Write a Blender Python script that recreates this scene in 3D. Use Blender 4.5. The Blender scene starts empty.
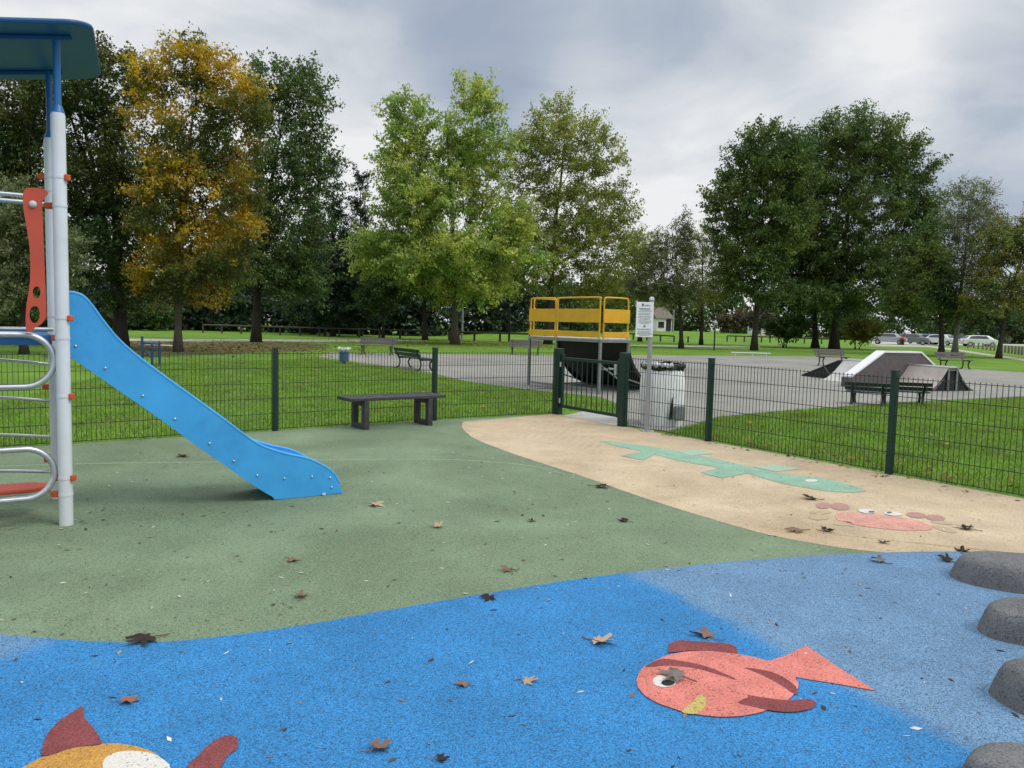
import bpy, bmesh, math, random
import numpy as np
from mathutils import Vector, Matrix, noise as mnoise
R = math.radians
S = bpy.context.scene
COL = S.collection
random.seed(7)

# ------------------------------------------------------------------ camera
F = 769.0; H = 1.5
cam_d = bpy.data.cameras.new('camera'); cam = bpy.data.objects.new('camera', cam_d); COL.objects.link(cam)
cam_d.sensor_width = 36.0; cam_d.lens = 36.0*F/1024; cam_d.clip_end = 2000; cam_d.clip_start = .05
CM = Matrix.Translation((0, 0, H)) @ Matrix.Rotation(R(90-4.5), 4, 'X') @ Matrix.Rotation(R(1.43), 4, 'Z')
cam.matrix_world = CM
S.camera = cam
C3 = CM.to_3x3(); CO = Vector((0, 0, H))
def ray(px, py): return C3 @ Vector(((px-512)/F, -(py-384)/F, -1))
def G(px, py, z=0.0):                       # where the sight line meets the level z
    d = ray(px, py); return CO + d*((z-H)/d.z)
def D(px, py, Y):                           # point at distance Y
    d = ray(px, py); return CO + d*(Y/d.y)
def PL(px, py, p0, n):                      # point on a plane
    d = ray(px, py); return CO + d*((Vector(p0)-CO).dot(n)/d.dot(n))

# ------------------------------------------------------------------ materials
def nodes_of(name):
    m = bpy.data.materials.new(name); m.use_nodes = True
    nt = m.node_tree; nt.nodes.clear()
    out = nt.nodes.new('ShaderNodeOutputMaterial')
    return m, nt, out
def N(nt, t, **kw):
    n = nt.nodes.new(t)
    for k, v in kw.items():
        if k in n.inputs: n.inputs[k].default_value = v
        else: setattr(n, k, v)
    return n
def ramp(nt, stops, interp='LINEAR'):
    n = nt.nodes.new('ShaderNodeValToRGB'); cr = n.color_ramp; cr.interpolation = interp
    while len(cr.elements) < len(stops): cr.elements.new(0.5)
    for e, (p, c) in zip(cr.elements, stops):
        e.position = p; e.color = (c[0], c[1], c[2], 1)
    return n
def c4(c): return (c[0], c[1], c[2], 1)
def mul(c, k): return tuple(min(1, x*k) for x in c)
def hexc(r, g, b):
    f = lambda v: ((v/255+.055)/1.055)**2.4 if v > 10 else v/255/12.92
    return (f(r), f(g), f(b))
def paint(name, col, rough=.45, var=.12, scale=6, metallic=0, bump=0.0, bscale=60, spec=.4, dirt=None, dirt_amt=.35):
    m, nt, out = nodes_of(name); L = nt.links.new
    tc = N(nt, 'ShaderNodeTexCoord')
    nz = N(nt, 'ShaderNodeTexNoise', Scale=scale, Detail=6.0, Roughness=.6)
    L(tc.outputs['Object'], nz.inputs['Vector'])
    r = ramp(nt, [(.25, mul(col, 1-var)), (.75, mul(col, 1+var))]); L(nz.outputs['Fac'], r.inputs[0])
    colout = r.outputs[0]
    b = N(nt, 'ShaderNodeBsdfPrincipled'); b.inputs['Roughness'].default_value = rough
    b.inputs['Metallic'].default_value = metallic; b.inputs['Specular IOR Level'].default_value = spec
    if dirt:
        n2 = N(nt, 'ShaderNodeTexNoise', Scale=scale*.6, Detail=8.0, Roughness=.7)
        L(tc.outputs['Object'], n2.inputs['Vector'])
        r2 = ramp(nt, [(.48, (0, 0, 0)), (.72, (dirt_amt,)*3)]); L(n2.outputs['Fac'], r2.inputs[0])
        mx = N(nt, 'ShaderNodeMixRGB'); L(r2.outputs[0], mx.inputs[0]); L(colout, mx.inputs[1]); mx.inputs[2].default_value = c4(dirt)
        colout = mx.outputs[0]
    L(colout, b.inputs['Base Color'])
    rr = N(nt, 'ShaderNodeMapRange'); rr.inputs['To Min'].default_value = max(.05, rough-.12); rr.inputs['To Max'].default_value = min(1, rough+.15)
    L(nz.outputs['Fac'], rr.inputs['Value']); L(rr.outputs[0], b.inputs['Roughness'])
    if bump:
        n3 = N(nt, 'ShaderNodeTexNoise', Scale=bscale, Detail=4.0); L(tc.outputs['Object'], n3.inputs['Vector'])
        bp = N(nt, 'ShaderNodeBump', Strength=bump, Distance=.01); L(n3.outputs['Fac'], bp.inputs['Height']); L(bp.outputs[0], b.inputs['Normal'])
    L(b.outputs[0], out.inputs[0])
    return m
def rubber(name, col, contrast=.35, stain=None, stain_scale=.7, stain_amt=.5, gran=330, other=None):
    """poured rubber granules: speckle, soft stains, scuffs"""
    m, nt, out = nodes_of(name); L = nt.links.new
    tc = N(nt, 'ShaderNodeTexCoord')
    v = N(nt, 'ShaderNodeTexVoronoi', Scale=gran*.75); L(tc.outputs['Object'], v.inputs['Vector'])
    sx = N(nt, 'ShaderNodeSeparateColor'); L(v.outputs['Color'], sx.inputs[0])
    nz = N(nt, 'ShaderNodeTexNoise', Scale=gran*.35, Detail=3.0, Roughness=.7); L(tc.outputs['Object'], nz.inputs['Vector'])
    mx0 = N(nt, 'ShaderNodeMath', operation='ADD'); L(sx.outputs[0], mx0.inputs[0]); L(nz.outputs['Fac'], mx0.inputs[1])
    half = N(nt, 'ShaderNodeMath', operation='MULTIPLY'); half.inputs[1].default_value = .5; L(mx0.outputs[0], half.inputs[0])
    r = ramp(nt, [(.18, mul(col, 1-1.25*contrast)), (.5, col), (.82, mul(col, 1+1.1*contrast))]); L(half.outputs[0], r.inputs[0])
    colout = r.outputs[0]
    if other:                       # a second mix of granules poured beyond a slightly wandering joint
        oc, on, od, ocen = other
        r9 = ramp(nt, [(.18, mul(oc, 1-1.25*contrast)), (.5, oc), (.82, mul(oc, 1+1.1*contrast))]); L(half.outputs[0], r9.inputs[0])
        dt = N(nt, 'ShaderNodeVectorMath', operation='DOT_PRODUCT'); L(tc.outputs['Object'], dt.inputs[0]); dt.inputs[1].default_value = tuple(on)
        ng = N(nt, 'ShaderNodeTexNoise', Scale=1.6, Detail=7.0, Roughness=.75); L(tc.outputs['Object'], ng.inputs['Vector'])
        ad = N(nt, 'ShaderNodeMath', operation='MULTIPLY_ADD'); L(ng.outputs['Fac'], ad.inputs[0]); ad.inputs[1].default_value = .42; L(dt.outputs['Value'], ad.inputs[2])
        mr = N(nt, 'ShaderNodeMapRange', interpolation_type='SMOOTHSTEP'); mr.inputs[1].default_value = od+.21-.06; mr.inputs[2].default_value = od+.21+.13; L(ad.outputs[0], mr.inputs[0])
        ds = N(nt, 'ShaderNodeVectorMath', operation='DISTANCE'); L(tc.outputs['Object'], ds.inputs[0]); ds.inputs[1].default_value = (ocen.x-.15, ocen.y, 0)
        mr2 = N(nt, 'ShaderNodeMapRange', interpolation_type='SMOOTHSTEP'); mr2.inputs[1].default_value = .45; mr2.inputs[2].default_value = .25; mr2.inputs[4].default_value = .8; L(ds.outputs['Value'], mr2.inputs[0])
        mxm = N(nt, 'ShaderNodeMath', operation='MAXIMUM'); L(mr.outputs[0], mxm.inputs[0]); L(mr2.outputs[0], mxm.inputs[1])
        mx = N(nt, 'ShaderNodeMixRGB'); L(mxm.outputs[0], mx.inputs[0]); L(colout, mx.inputs[1]); L(r9.outputs[0], mx.inputs[2]); colout = mx.outputs[0]
    # rare black and pale crumbs
    v2 = N(nt, 'ShaderNodeTexVoronoi', Scale=gran*.42); L(tc.outputs['Object'], v2.inputs['Vector'])
    s2 = N(nt, 'ShaderNodeSeparateColor'); L(v2.outputs['Color'], s2.inputs[0])
    for lo, c in (((.94, .955), (.03, .035, .04)),):
        k = N(nt, 'ShaderNodeMapRange'); k.inputs[1].default_value = lo[0]; k.inputs[2].default_value = lo[1]; L(s2.outputs[1], k.inputs[0])
        kk = N(nt, 'ShaderNodeMath', operation='MULTIPLY'); kk.inputs[1].default_value = .55; L(k.outputs[0], kk.inputs[0])
        mx = N(nt, 'ShaderNodeMixRGB'); L(kk.outputs[0], mx.inputs[0]); L(colout, mx.inputs[1]); mx.inputs[2].default_value = c4(c); colout = mx.outputs[0]
    if stain:
        ns = N(nt, 'ShaderNodeTexNoise', Scale=stain_scale, Detail=7.0, Roughness=.62, Distortion=.6); L(tc.outputs['Object'], ns.inputs['Vector'])
        rs = ramp(nt, [(.40, (0, 0, 0)), (.68, (stain_amt,)*3)]); L(ns.outputs['Fac'], rs.inputs[0])
        mx = N(nt, 'ShaderNodeMixRGB', blend_type='MULTIPLY'); L(rs.outputs[0], mx.inputs[0]); L(colout, mx.inputs[1]); mx.inputs[2].default_value = c4(stain); colout = mx.outputs[0]
        ns2 = N(nt, 'ShaderNodeTexNoise', Scale=stain_scale*3.3, Detail=5.0, Roughness=.6); L(tc.outputs['Object'], ns2.inputs['Vector'])
        rs2 = ramp(nt, [(.35, (.86, .86, .86)), (.7, (1.1, 1.1, 1.1))]); L(ns2.outputs['Fac'], rs2.inputs[0])
        mx = N(nt, 'ShaderNodeMixRGB', blend_type='MULTIPLY'); mx.inputs[0].default_value = 1; L(colout, mx.inputs[1]); L(rs2.outputs[0], mx.inputs[2]); colout = mx.outputs[0]
    b = N(nt, 'ShaderNodeBsdfPrincipled'); b.inputs['Roughness'].default_value = .82; b.inputs['Specular IOR Level'].default_value = .3
    L(colout, b.inputs['Base Color'])
    bp = N(nt, 'ShaderNodeBump', Strength=.55, Distance=.004); L(half.outputs[0], bp.inputs['Height']); L(bp.outputs[0], b.inputs['Normal'])
    L(b.outputs[0], out.inputs[0])
    return m
def ground_mat(name, stops, scale, detail_scale, rough=.95, bump=.5):
    m, nt, out = nodes_of(name); L = nt.links.new
    tc = N(nt, 'ShaderNodeTexCoord')
    a = N(nt, 'ShaderNodeTexNoise', Scale=scale, Detail=8.0, Roughness=.65, Distortion=.4); L(tc.outputs['Object'], a.inputs['Vector'])
    bn = N(nt, 'ShaderNodeTexNoise', Scale=detail_scale, Detail=6.0, Roughness=.75); L(tc.outputs['Object'], bn.inputs['Vector'])
    r = ramp(nt, stops); L(a.outputs['Fac'], r.inputs[0])
    rb = ramp(nt, [(.3, (.6, .6, .6)), (.7, (1.35, 1.35, 1.3))]); L(bn.outputs['Fac'], rb.inputs[0])
    mx = N(nt, 'ShaderNodeMixRGB', blend_type='MULTIPLY'); mx.inputs[0].default_value = 1; L(r.outputs[0], mx.inputs[1]); L(rb.outputs[0], mx.inputs[2])
    b = N(nt, 'ShaderNodeBsdfPrincipled'); b.inputs['Roughness'].default_value = rough; b.inputs['Specular IOR Level'].default_value = .2
    L(mx.outputs[0], b.inputs['Base Color'])
    bp = N(nt, 'ShaderNodeBump', Strength=bump, Distance=.03); L(bn.outputs['Fac'], bp.inputs['Height']); L(bp.outputs[0], b.inputs['Normal'])
    L(b.outputs[0], out.inputs[0]); return m
def leaf_mat(name, cols, cols2=None, patch=.5, trans=.4, vary=.35, gloss=True, thr=(.42, .6)):
    """leaves: each leaf its own shade, whole sprays drift between two palettes"""
    m, nt, out = nodes_of(name); L = nt.links.new
    geo = N(nt, 'ShaderNodeNewGeometry'); tc = N(nt, 'ShaderNodeTexCoord')
    n = len(cols)
    r = ramp(nt, [(i/(max(1, n-1)), c) for i, c in enumerate(cols)]); L(geo.outputs['Random Per Island'], r.inputs[0])
    colout = r.outputs[0]
    nz = N(nt, 'ShaderNodeTexNoise', Scale=patch, Detail=3.0, Roughness=.6); L(tc.outputs['Object'], nz.inputs['Vector'])
    if cols2:
        r2 = ramp(nt, [(i/(max(1, len(cols2)-1)), c) for i, c in enumerate(cols2)]); L(geo.outputs['Random Per Island'], r2.inputs[0])
        k = N(nt, 'ShaderNodeMapRange'); k.inputs[1].default_value = thr[0]; k.inputs[2].default_value = thr[1]; L(nz.outputs['Fac'], k.inputs[0])
        mx = N(nt, 'ShaderNodeMixRGB'); L(k.outputs[0], mx.inputs[0]); L(colout, mx.inputs[1]); L(r2.outputs[0], mx.inputs[2]); colout = mx.outputs[0]
    nz2 = N(nt, 'ShaderNodeTexNoise', Scale=patch*2.5, Detail=2.0); L(tc.outputs['Object'], nz2.inputs['Vector'])
    rv = ramp(nt, [(.3, (1-vary,)*3), (.7, (1+vary,)*3)]); L(nz2.outputs['Fac'], rv.inputs[0])
    mx = N(nt, 'ShaderNodeMixRGB', blend_type='MULTIPLY'); mx.inputs[0].default_value = 1; L(colout, mx.inputs[1]); L(rv.outputs[0], mx.inputs[2]); colout = mx.outputs[0]
    b = N(nt, 'ShaderNodeBsdfPrincipled'); b.inputs['Roughness'].default_value = .5 if gloss else .9; b.inputs['Specular IOR Level'].default_value = .35 if gloss else .1
    t = N(nt, 'ShaderNodeBsdfTranslucent')
    L(colout, b.inputs['Base Color'])
    hs = N(nt, 'ShaderNodeHueSaturation', Saturation=1.1, Value=1.25); L(colout, hs.inputs['Color']); L(hs.outputs[0], t.inputs['Color'])
    ms = N(nt, 'ShaderNodeMixShader'); ms.inputs[0].default_value = trans; L(b.outputs[0], ms.inputs[1]); L(t.outputs[0], ms.inputs[2])
    L(ms.outputs[0], out.inputs[0]); return m

M = {}
M['white_post'] = paint('white_paint', (.66, .68, .72), .35, .05, 3, dirt=(.35, .33, .28), dirt_amt=.25)
M['galv'] = paint('galvanised_steel', (.52, .54, .56), .38, .15, 12, .75)
M['silver'] = paint('brushed_steel', (.60, .60, .62), .32, .12, 20, .85)
M['slide_blue'] = paint('slide_blue', (.056, .365, .76), .38, .10, 3, dirt=(.03, .22, .50), dirt_amt=.6)
M['dark_blue'] = paint('roof_blue', (.010, .085, .21), .4, .1, 2, dirt=(.03, .06, .08), dirt_amt=.3)
M['tube_blue'] = paint('tube_blue', (.02, .14, .36), .35, .08, 3)
M['red'] = paint('panel_red', (.53, .078, .042), .45, .1, 4, dirt=(.3, .06, .05), dirt_amt=.3)
M['orange'] = paint('clamp_orange', (.6, .09, .02), .45, .12, 9)
M['bench_dark'] = paint('bench_recycled_plastic', (.042, .038, .044), .55, .25, 14, bump=.25, bscale=90, dirt=(.16, .15, .14), dirt_amt=.35)
M['fence'] = paint('fence_green', (.005, .030, .022), .4, .15, 5, spec=.4)
M['wire'] = paint('wire_green', (.016, .036, .026), .45, .2, 5)
M['yellow'] = paint('rail_yellow', (.70, .38, .020), .45, .1, 3, dirt=(.35, .18, .03), dirt_amt=.4)
M['ramp_black'] = paint('ramp_side_black', (.008, .008, .011), .5, .3, 3, dirt=(.04, .04, .04), dirt_amt=.3)
M['ramp_skin'] = paint('ramp_skin_grey', (.55, .53, .50), .42, .12, 2.5, dirt=(.30, .22, .17), dirt_amt=.4)
M['ramp_brown'] = paint('ramp_skin_worn', (.47, .40, .35), .45, .15, 3, dirt=(.34, .20, .13), dirt_amt=.5)
M['ramp_panel'] = paint('ramp_panel_dark', (.105, .095, .10), .6, .25, 8, dirt=(.16, .10, .08), dirt_amt=.5)
M['ramp_white'] = paint('ramp_edge_white', (.80, .80, .80), .4, .06, 3)
M['steel_grey'] = paint('steel_frame_grey', (.24, .245, .25), .4, .2, 8, .5)
M['sign_white'] = paint('sign_white', (.74, .76, .79), .35, .03, 4)
M['ink'] = paint('ink_grey', (.16, .17, .20), .6, .1, 4)
M['ink_dark'] = paint('ink_dark', (.03, .03, .04), .6, .1, 4)
M['pole_grey'] = paint('pole_grey', (.33, .34, .36), .4, .12, 6, .3)
M['bag_white'] = paint('bag_white', (.80, .81, .82), .6, .06, 7, bump=.3, bscale=12, dirt=(.5, .5, .48), dirt_amt=.4)
M['liner_black'] = paint('liner_black', (.012, .013, .015), .28, .3, 12, bump=.6, bscale=22)
M['plastic_clear'] = paint('liner_pale', (.55, .58, .60), .25, .2, 18, bump=.6, bscale=30)
M['box_grey'] = paint('box_grey', (.20, .21, .22), .6, .2, 9)
M['slat_brown'] = paint('bench_slat_weathered', (.115, .095, .10), .65, .25, 9, dirt=(.2, .18, .18), dirt_amt=.3)
M['slat_green'] = paint('bench_slat_dark', (.018, .03, .03), .5, .3, 9)
M['iron'] = paint('cast_iron_dark', (.016, .020, .020), .5, .3, 9)
M['bin_blue'] = paint('bin_blue', (.045, .11, .21), .45, .15, 8)
M['frame_blue'] = paint('frame_blue', (.018, .055, .16), .45, .2, 6)
M['rubber_grey'] = rubber('rubber_grey', (.165, .165, .166), .34, stain=(.6, .6, .58), stain_scale=2.5, stain_amt=.6, gran=300)
M['wood_rail'] = paint('timber_rail', (.075, .062, .05), .8, .3, 7, bump=.4, bscale=30)
M['wood_pale'] = paint('timber_pale', (.20, .17, .14), .8, .3, 7)
M['rail_pale'] = paint('rail_pale', (.55, .57, .56), .45, .1, 6)
M['dark_post'] = paint('post_dark', (.02, .024, .024), .5, .2, 6)
M['sign_red'] = paint('sign_red', (.5, .03, .03), .45, .05, 6)
M['wall_white'] = paint('render_white', (.72, .70, .66), .8, .08, 2)
M['tile_red'] = paint('roof_tile', (.15, .125, .10), .8, .2, 3)
M['glass_dark'] = paint('glass_dark', (.02, .025, .03), .08, .2, 3, spec=.8)
M['bark'] = paint('bark_grey', (.10, .085, .07), .95, .35, 7, bump=.9, bscale=22)
M['bark_dark'] = paint('bark_dark', (.045, .036, .03), .95, .35, 7, bump=.9, bscale=22)
M['bark_birch'] = paint('bark_birch', (.22, .20, .18), .9, .5, 5, bump=.6, bscale=18)
M['tyre'] = paint('tyre', (.015, .015, .016), .8, .2, 9)
M['rim'] = paint('rim', (.45, .46, .47), .35, .1, 9, .6)
M['lamp_red'] = paint('lamp_red', (.4, .01, .01), .25, .1, 9)
M['lamp_clear'] = paint('lamp_clear', (.75, .75, .72), .15, .1, 9)
def carpaint(n, c): return paint(n, c, .22, .04, 2, .15, spec=.6)
M['car_silver'] = carpaint('car_silver', (.42, .44, .47)); M['car_grey'] = carpaint('car_grey', (.20, .21, .23))
M['car_white'] = carpaint('car_white', (.75, .76, .77)); M['car_blue'] = carpaint('car_blue', (.28, .36, .46)); M['car_dark'] = carpaint('car_dark', (.03, .035, .045))
# play surface
M['epdm_green'] = rubber('rubber_green', (.192, .258, .156), .40, stain=(.50, .53, .42), stain_scale=.42, stain_amt=.6)
M['epdm_beige'] = rubber('rubber_beige', (.565, .445, .295), .16, stain=(.72, .66, .58), stain_scale=.6, stain_amt=.7)
_a, _b = G(628, 577), G(985, 765); _n = Vector((-(_b-_a).y, (_b-_a).x, 0)).normalized(); _n = _n if _n.x > 0 else -_n
_c = G(8, 640)
M['epdm_blue'] = rubber('rubber_blue', (.034, .205, .455), .52, stain=(.85, .86, .86), stain_scale=.6, stain_amt=.6, other=((.135, .245, .38), _n, _n.dot(_a), _c))
M['beige_stripe'] = rubber('rubber_beige_pale', (.50, .385, .27), .14)
M['in_coral'] = rubber('rubber_coral', (.66, .21, .17), .28, stain=(.82, .78, .74), stain_scale=2.2, stain_amt=.7)
M['in_maroon'] = rubber('rubber_maroon', (.24, .06, .06), .34, stain=(.75, .75, .75), stain_scale=3, stain_amt=.6)
M['in_orange'] = rubber('rubber_ochre', (.52, .27, .06), .28, stain=(.8, .78, .74), stain_scale=2.4, stain_amt=.7)
M['in_white'] = rubber('rubber_white', (.64, .61, .54), .15)
M['in_black'] = rubber('rubber_black', (.02, .02, .022), .4)
M['in_yellow'] = rubber('rubber_yellow', (.48, .37, .12), .25)
M['in_teal'] = rubber('rubber_teal', (.27, .435, .315), .22, stain=(.8, .8, .75), stain_scale=1.2, stain_amt=.5)
M['in_teal_pale'] = rubber('rubber_teal_pale', (.35, .46, .34), .22)
M['in_tan'] = rubber('rubber_tan', (.46, .35, .22), .18)
M['in_pink'] = rubber('rubber_pink', (.64, .32, .255), .22, stain=(.8, .78, .72), stain_scale=2, stain_amt=.5)
M['in_rose'] = rubber('rubber_rose', (.42, .23, .20), .25)
M['seam'] = rubber('rubber_seam', (.235, .31, .205), .30)
M['concrete'] = ground_mat('concrete', [(.3, (.34, .33, .31)), (.7, (.44, .43, .40))], 2.2, 40, .85, .2)
M['asphalt'] = ground_mat('asphalt', [(.25, (0.194, 0.183, 0.167)), (.5, (0.275, 0.262, 0.237)), (.75, (0.337, 0.322, 0.288))], .28, 38, .85, .3)
M['path'] = ground_mat('path_gravel', [(.3, (.36, .33, .28)), (.7, (.48, .45, .39))], .8, 30, .9, .2)
M['carpark'] = ground_mat('car_park', [(.3, (.40, .39, .37)), (.7, (.50, .49, .46))], .3, 12, .9, .2)
M['earth'] = ground_mat('bare_earth', [(.3, (.095, .078, .052)), (.42, (.115, .10, .06)), (.54, (.085, .13, .024))], .9, 14, .95, .6)
M['grass'] = ground_mat('lawn', [(.28, (0.086, 0.171, 0.017)), (.5, (0.122, 0.231, 0.024)), (.66, (0.165, 0.283, 0.032)), (.8, (0.231, 0.268, 0.064))], .35, 22, .95, .8)
M['blade'] = leaf_mat('grass_blade', cols2=[(0.111, 0.193, 0.021), (0.156, 0.253, 0.029), (0.200, 0.265, 0.052), (0.267, 0.302, 0.104)], cols=[(0.097, 0.191, 0.019), (0.155, 0.299, 0.028), (0.212, 0.382, 0.039), (0.308, 0.382, 0.085)], patch=.8, trans=.3, vary=.25)
M['litter'] = leaf_mat('dry_leaf_litter', [(.10, .045, .02), (.17, .085, .035), (.26, .14, .05), (.06, .035, .02)], trans=.1, gloss=False)
M['litter_yellow'] = leaf_mat('yellow_leaf_litter', [(.30, .22, .05), (.22, .17, .05), (.38, .30, .09), (.16, .10, .04)], trans=.15, gloss=False)
M['chips'] = leaf_mat('wood_chips', [(.03, .02, .015), (.08, .05, .03), (.16, .10, .06), (.30, .24, .17), (.03, .025, .02), (.6, .58, .52), (.7, .68, .62)], trans=.05, gloss=False, patch=3)

# ------------------------------------------------------------------ mesh builder
ORG = {}
def org(p): return ORG.get(p.name, Vector((0, 0, 0))) if p else Vector((0, 0, 0))
def catmull(pts, n=6, closed=False):
    P = [Vector(p) for p in pts]; out = []; m = len(P)
    rng = range(m) if closed else range(m-1)
    for i in rng:
        p1, p2 = P[i], P[(i+1) % m]
        p0 = P[i-1] if (closed or i > 0) else p1*2-p2
        p3 = P[(i+2) % m] if (closed or i+2 < m) else p2*2-p1
        for k in range(n):
            t = k/n
            out.append(.5*((2*p1)+(p2-p0)*t+(2*p0-5*p1+4*p2-p3)*t*t+(3*p1-p0-3*p2+p3)*t**3))
    if not closed: out.append(P[-1])
    return out
def rough(pts, amp=.006, sc=14, n=5):
    out = []
    for a, b_ in zip(pts[:-1], pts[1:]):
        for k in range(n):
            p = a+(b_-a)*k/n; q = mnoise.noise_vector(Vector((p.x*sc, p.y*sc, 0)))+mnoise.noise_vector(Vector((p.x*sc*4, p.y*sc*4, 3)))*.5
            out.append(p+Vector((q.x, q.y, 0))*amp)
    return out+[pts[-1]]
class MB:
    def __init__(s): s.v = []; s.f = []
    def add(s, vs, fs):
        o = len(s.v); s.v += [Vector(x) for x in vs]; s.f += [tuple(i+o for i in f) for f in fs]; return s
    def box(s, c, size, mat=None):
        x, y, z = (k/2 for k in size); c = Vector(c)
        vs = [Vector((a*x, b*y, d*z)) for d in (-1, 1) for b in (-1, 1) for a in (-1, 1)]
        if mat is not None: vs = [mat @ v for v in vs]
        return s.add([v+c for v in vs], [(0, 2, 3, 1), (4, 5, 7, 6), (0, 1, 5, 4), (2, 6, 7, 3), (0, 4, 6, 2), (1, 3, 7, 5)])
    def bar(s, a, b, w, h=None, up=(0, 0, 1)):
        a = Vector(a); b = Vector(b); h = h or w; d = (b-a)
        L = d.length; d = d/L; u = Vector(up)
        if abs(d.dot(u)) > .98: u = Vector((0, 1, 0))
        x = d.cross(u).normalized(); z = x.cross(d)
        mat = Matrix((x, d, z)).transposed()
        return s.box((a+b)/2, (w, L, h), mat)
    def tube(s, pts, r, n=10, caps=True):
        P = [Vector(p) for p in pts]; m = len(P); rs = r if isinstance(r, (list, tuple)) else [r]*m
        vs = []; fs = []; up = None
        for i in range(m):
            d = (P[min(i+1, m-1)]-P[max(i-1, 0)]).normalized()
            if up is None:
                up = Vector((0, 0, 1)) if abs(d.z) < .9 else Vector((1, 0, 0))
            x = d.cross(up)
            if x.length < 1e-4: x = d.cross(Vector((0, 1, 0)))
            x.normalize(); y = x.cross(d).normalized(); up = y
            for k in range(n):
                a = 2*math.pi*k/n; vs.append(P[i]+(x*math.cos(a)+y*math.sin(a))*rs[i])
        for i in range(m-1):
            for k in range(n):
                k2 = (k+1) % n; fs.append((i*n+k, i*n+k2, (i+1)*n+k2, (i+1)*n+k))
        if caps: fs.append(tuple(range(n-1, -1, -1))); fs.append(tuple((m-1)*n+k for k in range(n)))
        return s.add(vs, fs)
    def lathe(s, c, prof, n=20, sx=1, sy=1):
        c = Vector(c); vs = []; fs = []
        for r, z in prof:
            for k in range(n):
                a = 2*math.pi*k/n; vs.append(c+Vector((r*sx*math.cos(a), r*sy*math.sin(a), z)))
        m = len(prof)
        for i in range(m-1):
            for k in range(n):
                k2 = (k+1) % n; fs.append((i*n+k, i*n+k2, (i+1)*n+k2, (i+1)*n+k))
        fs.append(tuple(range(n-1, -1, -1))); fs.append(tuple((m-1)*n+k for k in range(n)))
        return s.add(vs, fs)
    def prism(s, pts, vec):
        P = [Vector(p) for p in pts]; v = Vector(vec); m = len(P)
        fs = [tuple(range(m-1, -1, -1)), tuple(range(m, 2*m))]+[(i, (i+1) % m, (i+1) % m+m, i+m) for i in range(m)]
        return s.add(P+[p+v for p in P], fs)
    def sheet(s, pts):
        return s.add(pts, [tuple(range(len(pts)))])
    def strip(s, A, B):
        m = len(A); return s.add(list(A)+list(B), [(i, i+1, m+i+1, m+i) for i in range(m-1)])
    def build(s, name, mat, parent=None, smooth=False, bevel=0, seg=2):
        me = bpy.data.meshes.new(name); o0 = org(parent)
        me.from_pydata([tuple(v-o0) for v in s.v], [], s.f); me.update()
        bm = bmesh.new(); bm.from_mesh(me); bmesh.ops.recalc_face_normals(bm, faces=bm.faces[:]); bm.to_mesh(me); bm.free()
        if mat is not None: me.materials.append(M[mat] if isinstance(mat, str) else mat)
        if smooth:
            for p in me.polygons: p.use_smooth = True
            try: me.set_sharp_from_angle(angle=R(40))
            except Exception: pass
        o = bpy.data.objects.new(name, me); COL.objects.link(o)
        if parent is not None: o.parent = parent
        ORG[o.name] = o0
        if bevel:
            b = o.modifiers.new('bevel', 'BEVEL'); b.width = bevel; b.segments = seg; b.limit_method = 'ANGLE'; b.angle_limit = R(40)
        return o
def np_mesh(name, v, f, mat, parent=None):
    me = bpy.data.meshes.new(name); v = np.asarray(v, dtype=np.float32); f = np.asarray(f, dtype=np.int32)
    o0 = np.array(org(parent), dtype=np.float32); v = v-o0
    me.vertices.add(len(v)); me.vertices.foreach_set('co', v.ravel())
    k = f.shape[1]; me.loops.add(f.size); me.loops.foreach_set('vertex_index', f.ravel())
    me.polygons.add(len(f)); me.polygons.foreach_set('loop_start', np.arange(len(f), dtype=np.int32)*k)
    me.update(calc_edges=True)
    me.materials.append(M[mat] if isinstance(mat, str) else mat)
    o = bpy.data.objects.new(name, me); COL.objects.link(o)
    if parent is not None: o.parent = parent
    return o
def tag(o, label, cat, group=None, kind=None):
    if label: o['label'] = label
    if cat: o['category'] = cat
    if group: o['group'] = group
    if kind: o['kind'] = kind
    return o
def struct(o): o['kind'] = 'structure'; return o
def root(name, loc, label, cat, group=None, rz=0.0, local=False):
    o = bpy.data.objects.new(name, None); COL.objects.link(o); o.location = Vector(loc); o.rotation_euler = (0, 0, rz)
    o.empty_display_size = .2
    ORG[o.name] = Vector((0, 0, 0)) if local else Vector(loc)
    return tag(o, label, cat, group)
def copy_tree(o, parent=None):
    c = o.copy(); COL.objects.link(c)
    if parent is not None: c.parent = parent
    for ch in list(o.children): copy_tree(ch, c)
    return c

# ------------------------------------------------------------------ ground
def hgt(x, y):
    def ss(a, b, t):
        t = min(1, max(0, (t-a)/(b-a))); return t*t*(3-2*t)
    return .85*ss(84, 112, y)*ss(-14, 0, x)*(1-ss(34, 44, x)) + .55*ss(62, 84, y)*ss(-9, 2, x)*(1-ss(4, 14, x))
def make_ground():
    xs = [-400, -250, -150]+list(np.arange(-110, 131, 4.0))+[170, 260, 400]
    ys = [-60, -20]+list(np.arange(-8, 150, 4.0))+[180, 240, 330, 500, 700]
    b = MB(); nx = len(xs)
    vs = [(x, y, hgt(x, y)) for y in ys for x in xs]
    fs = [(j*nx+i, j*nx+i+1, (j+1)*nx+i+1, (j+1)*nx+i) for j in range(len(ys)-1) for i in range(nx-1)]
    b.add(vs, fs); struct(b.build('grass_ground', 'grass', smooth=True))
make_ground()
def gsheet(name, px, z, mat, smooth=0, closed=True):
    pts = [G(x, y, z) for x, y in px]
    if smooth: pts = catmull(pts, smooth, closed)
    return MB().sheet(pts).build(name, mat)
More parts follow.
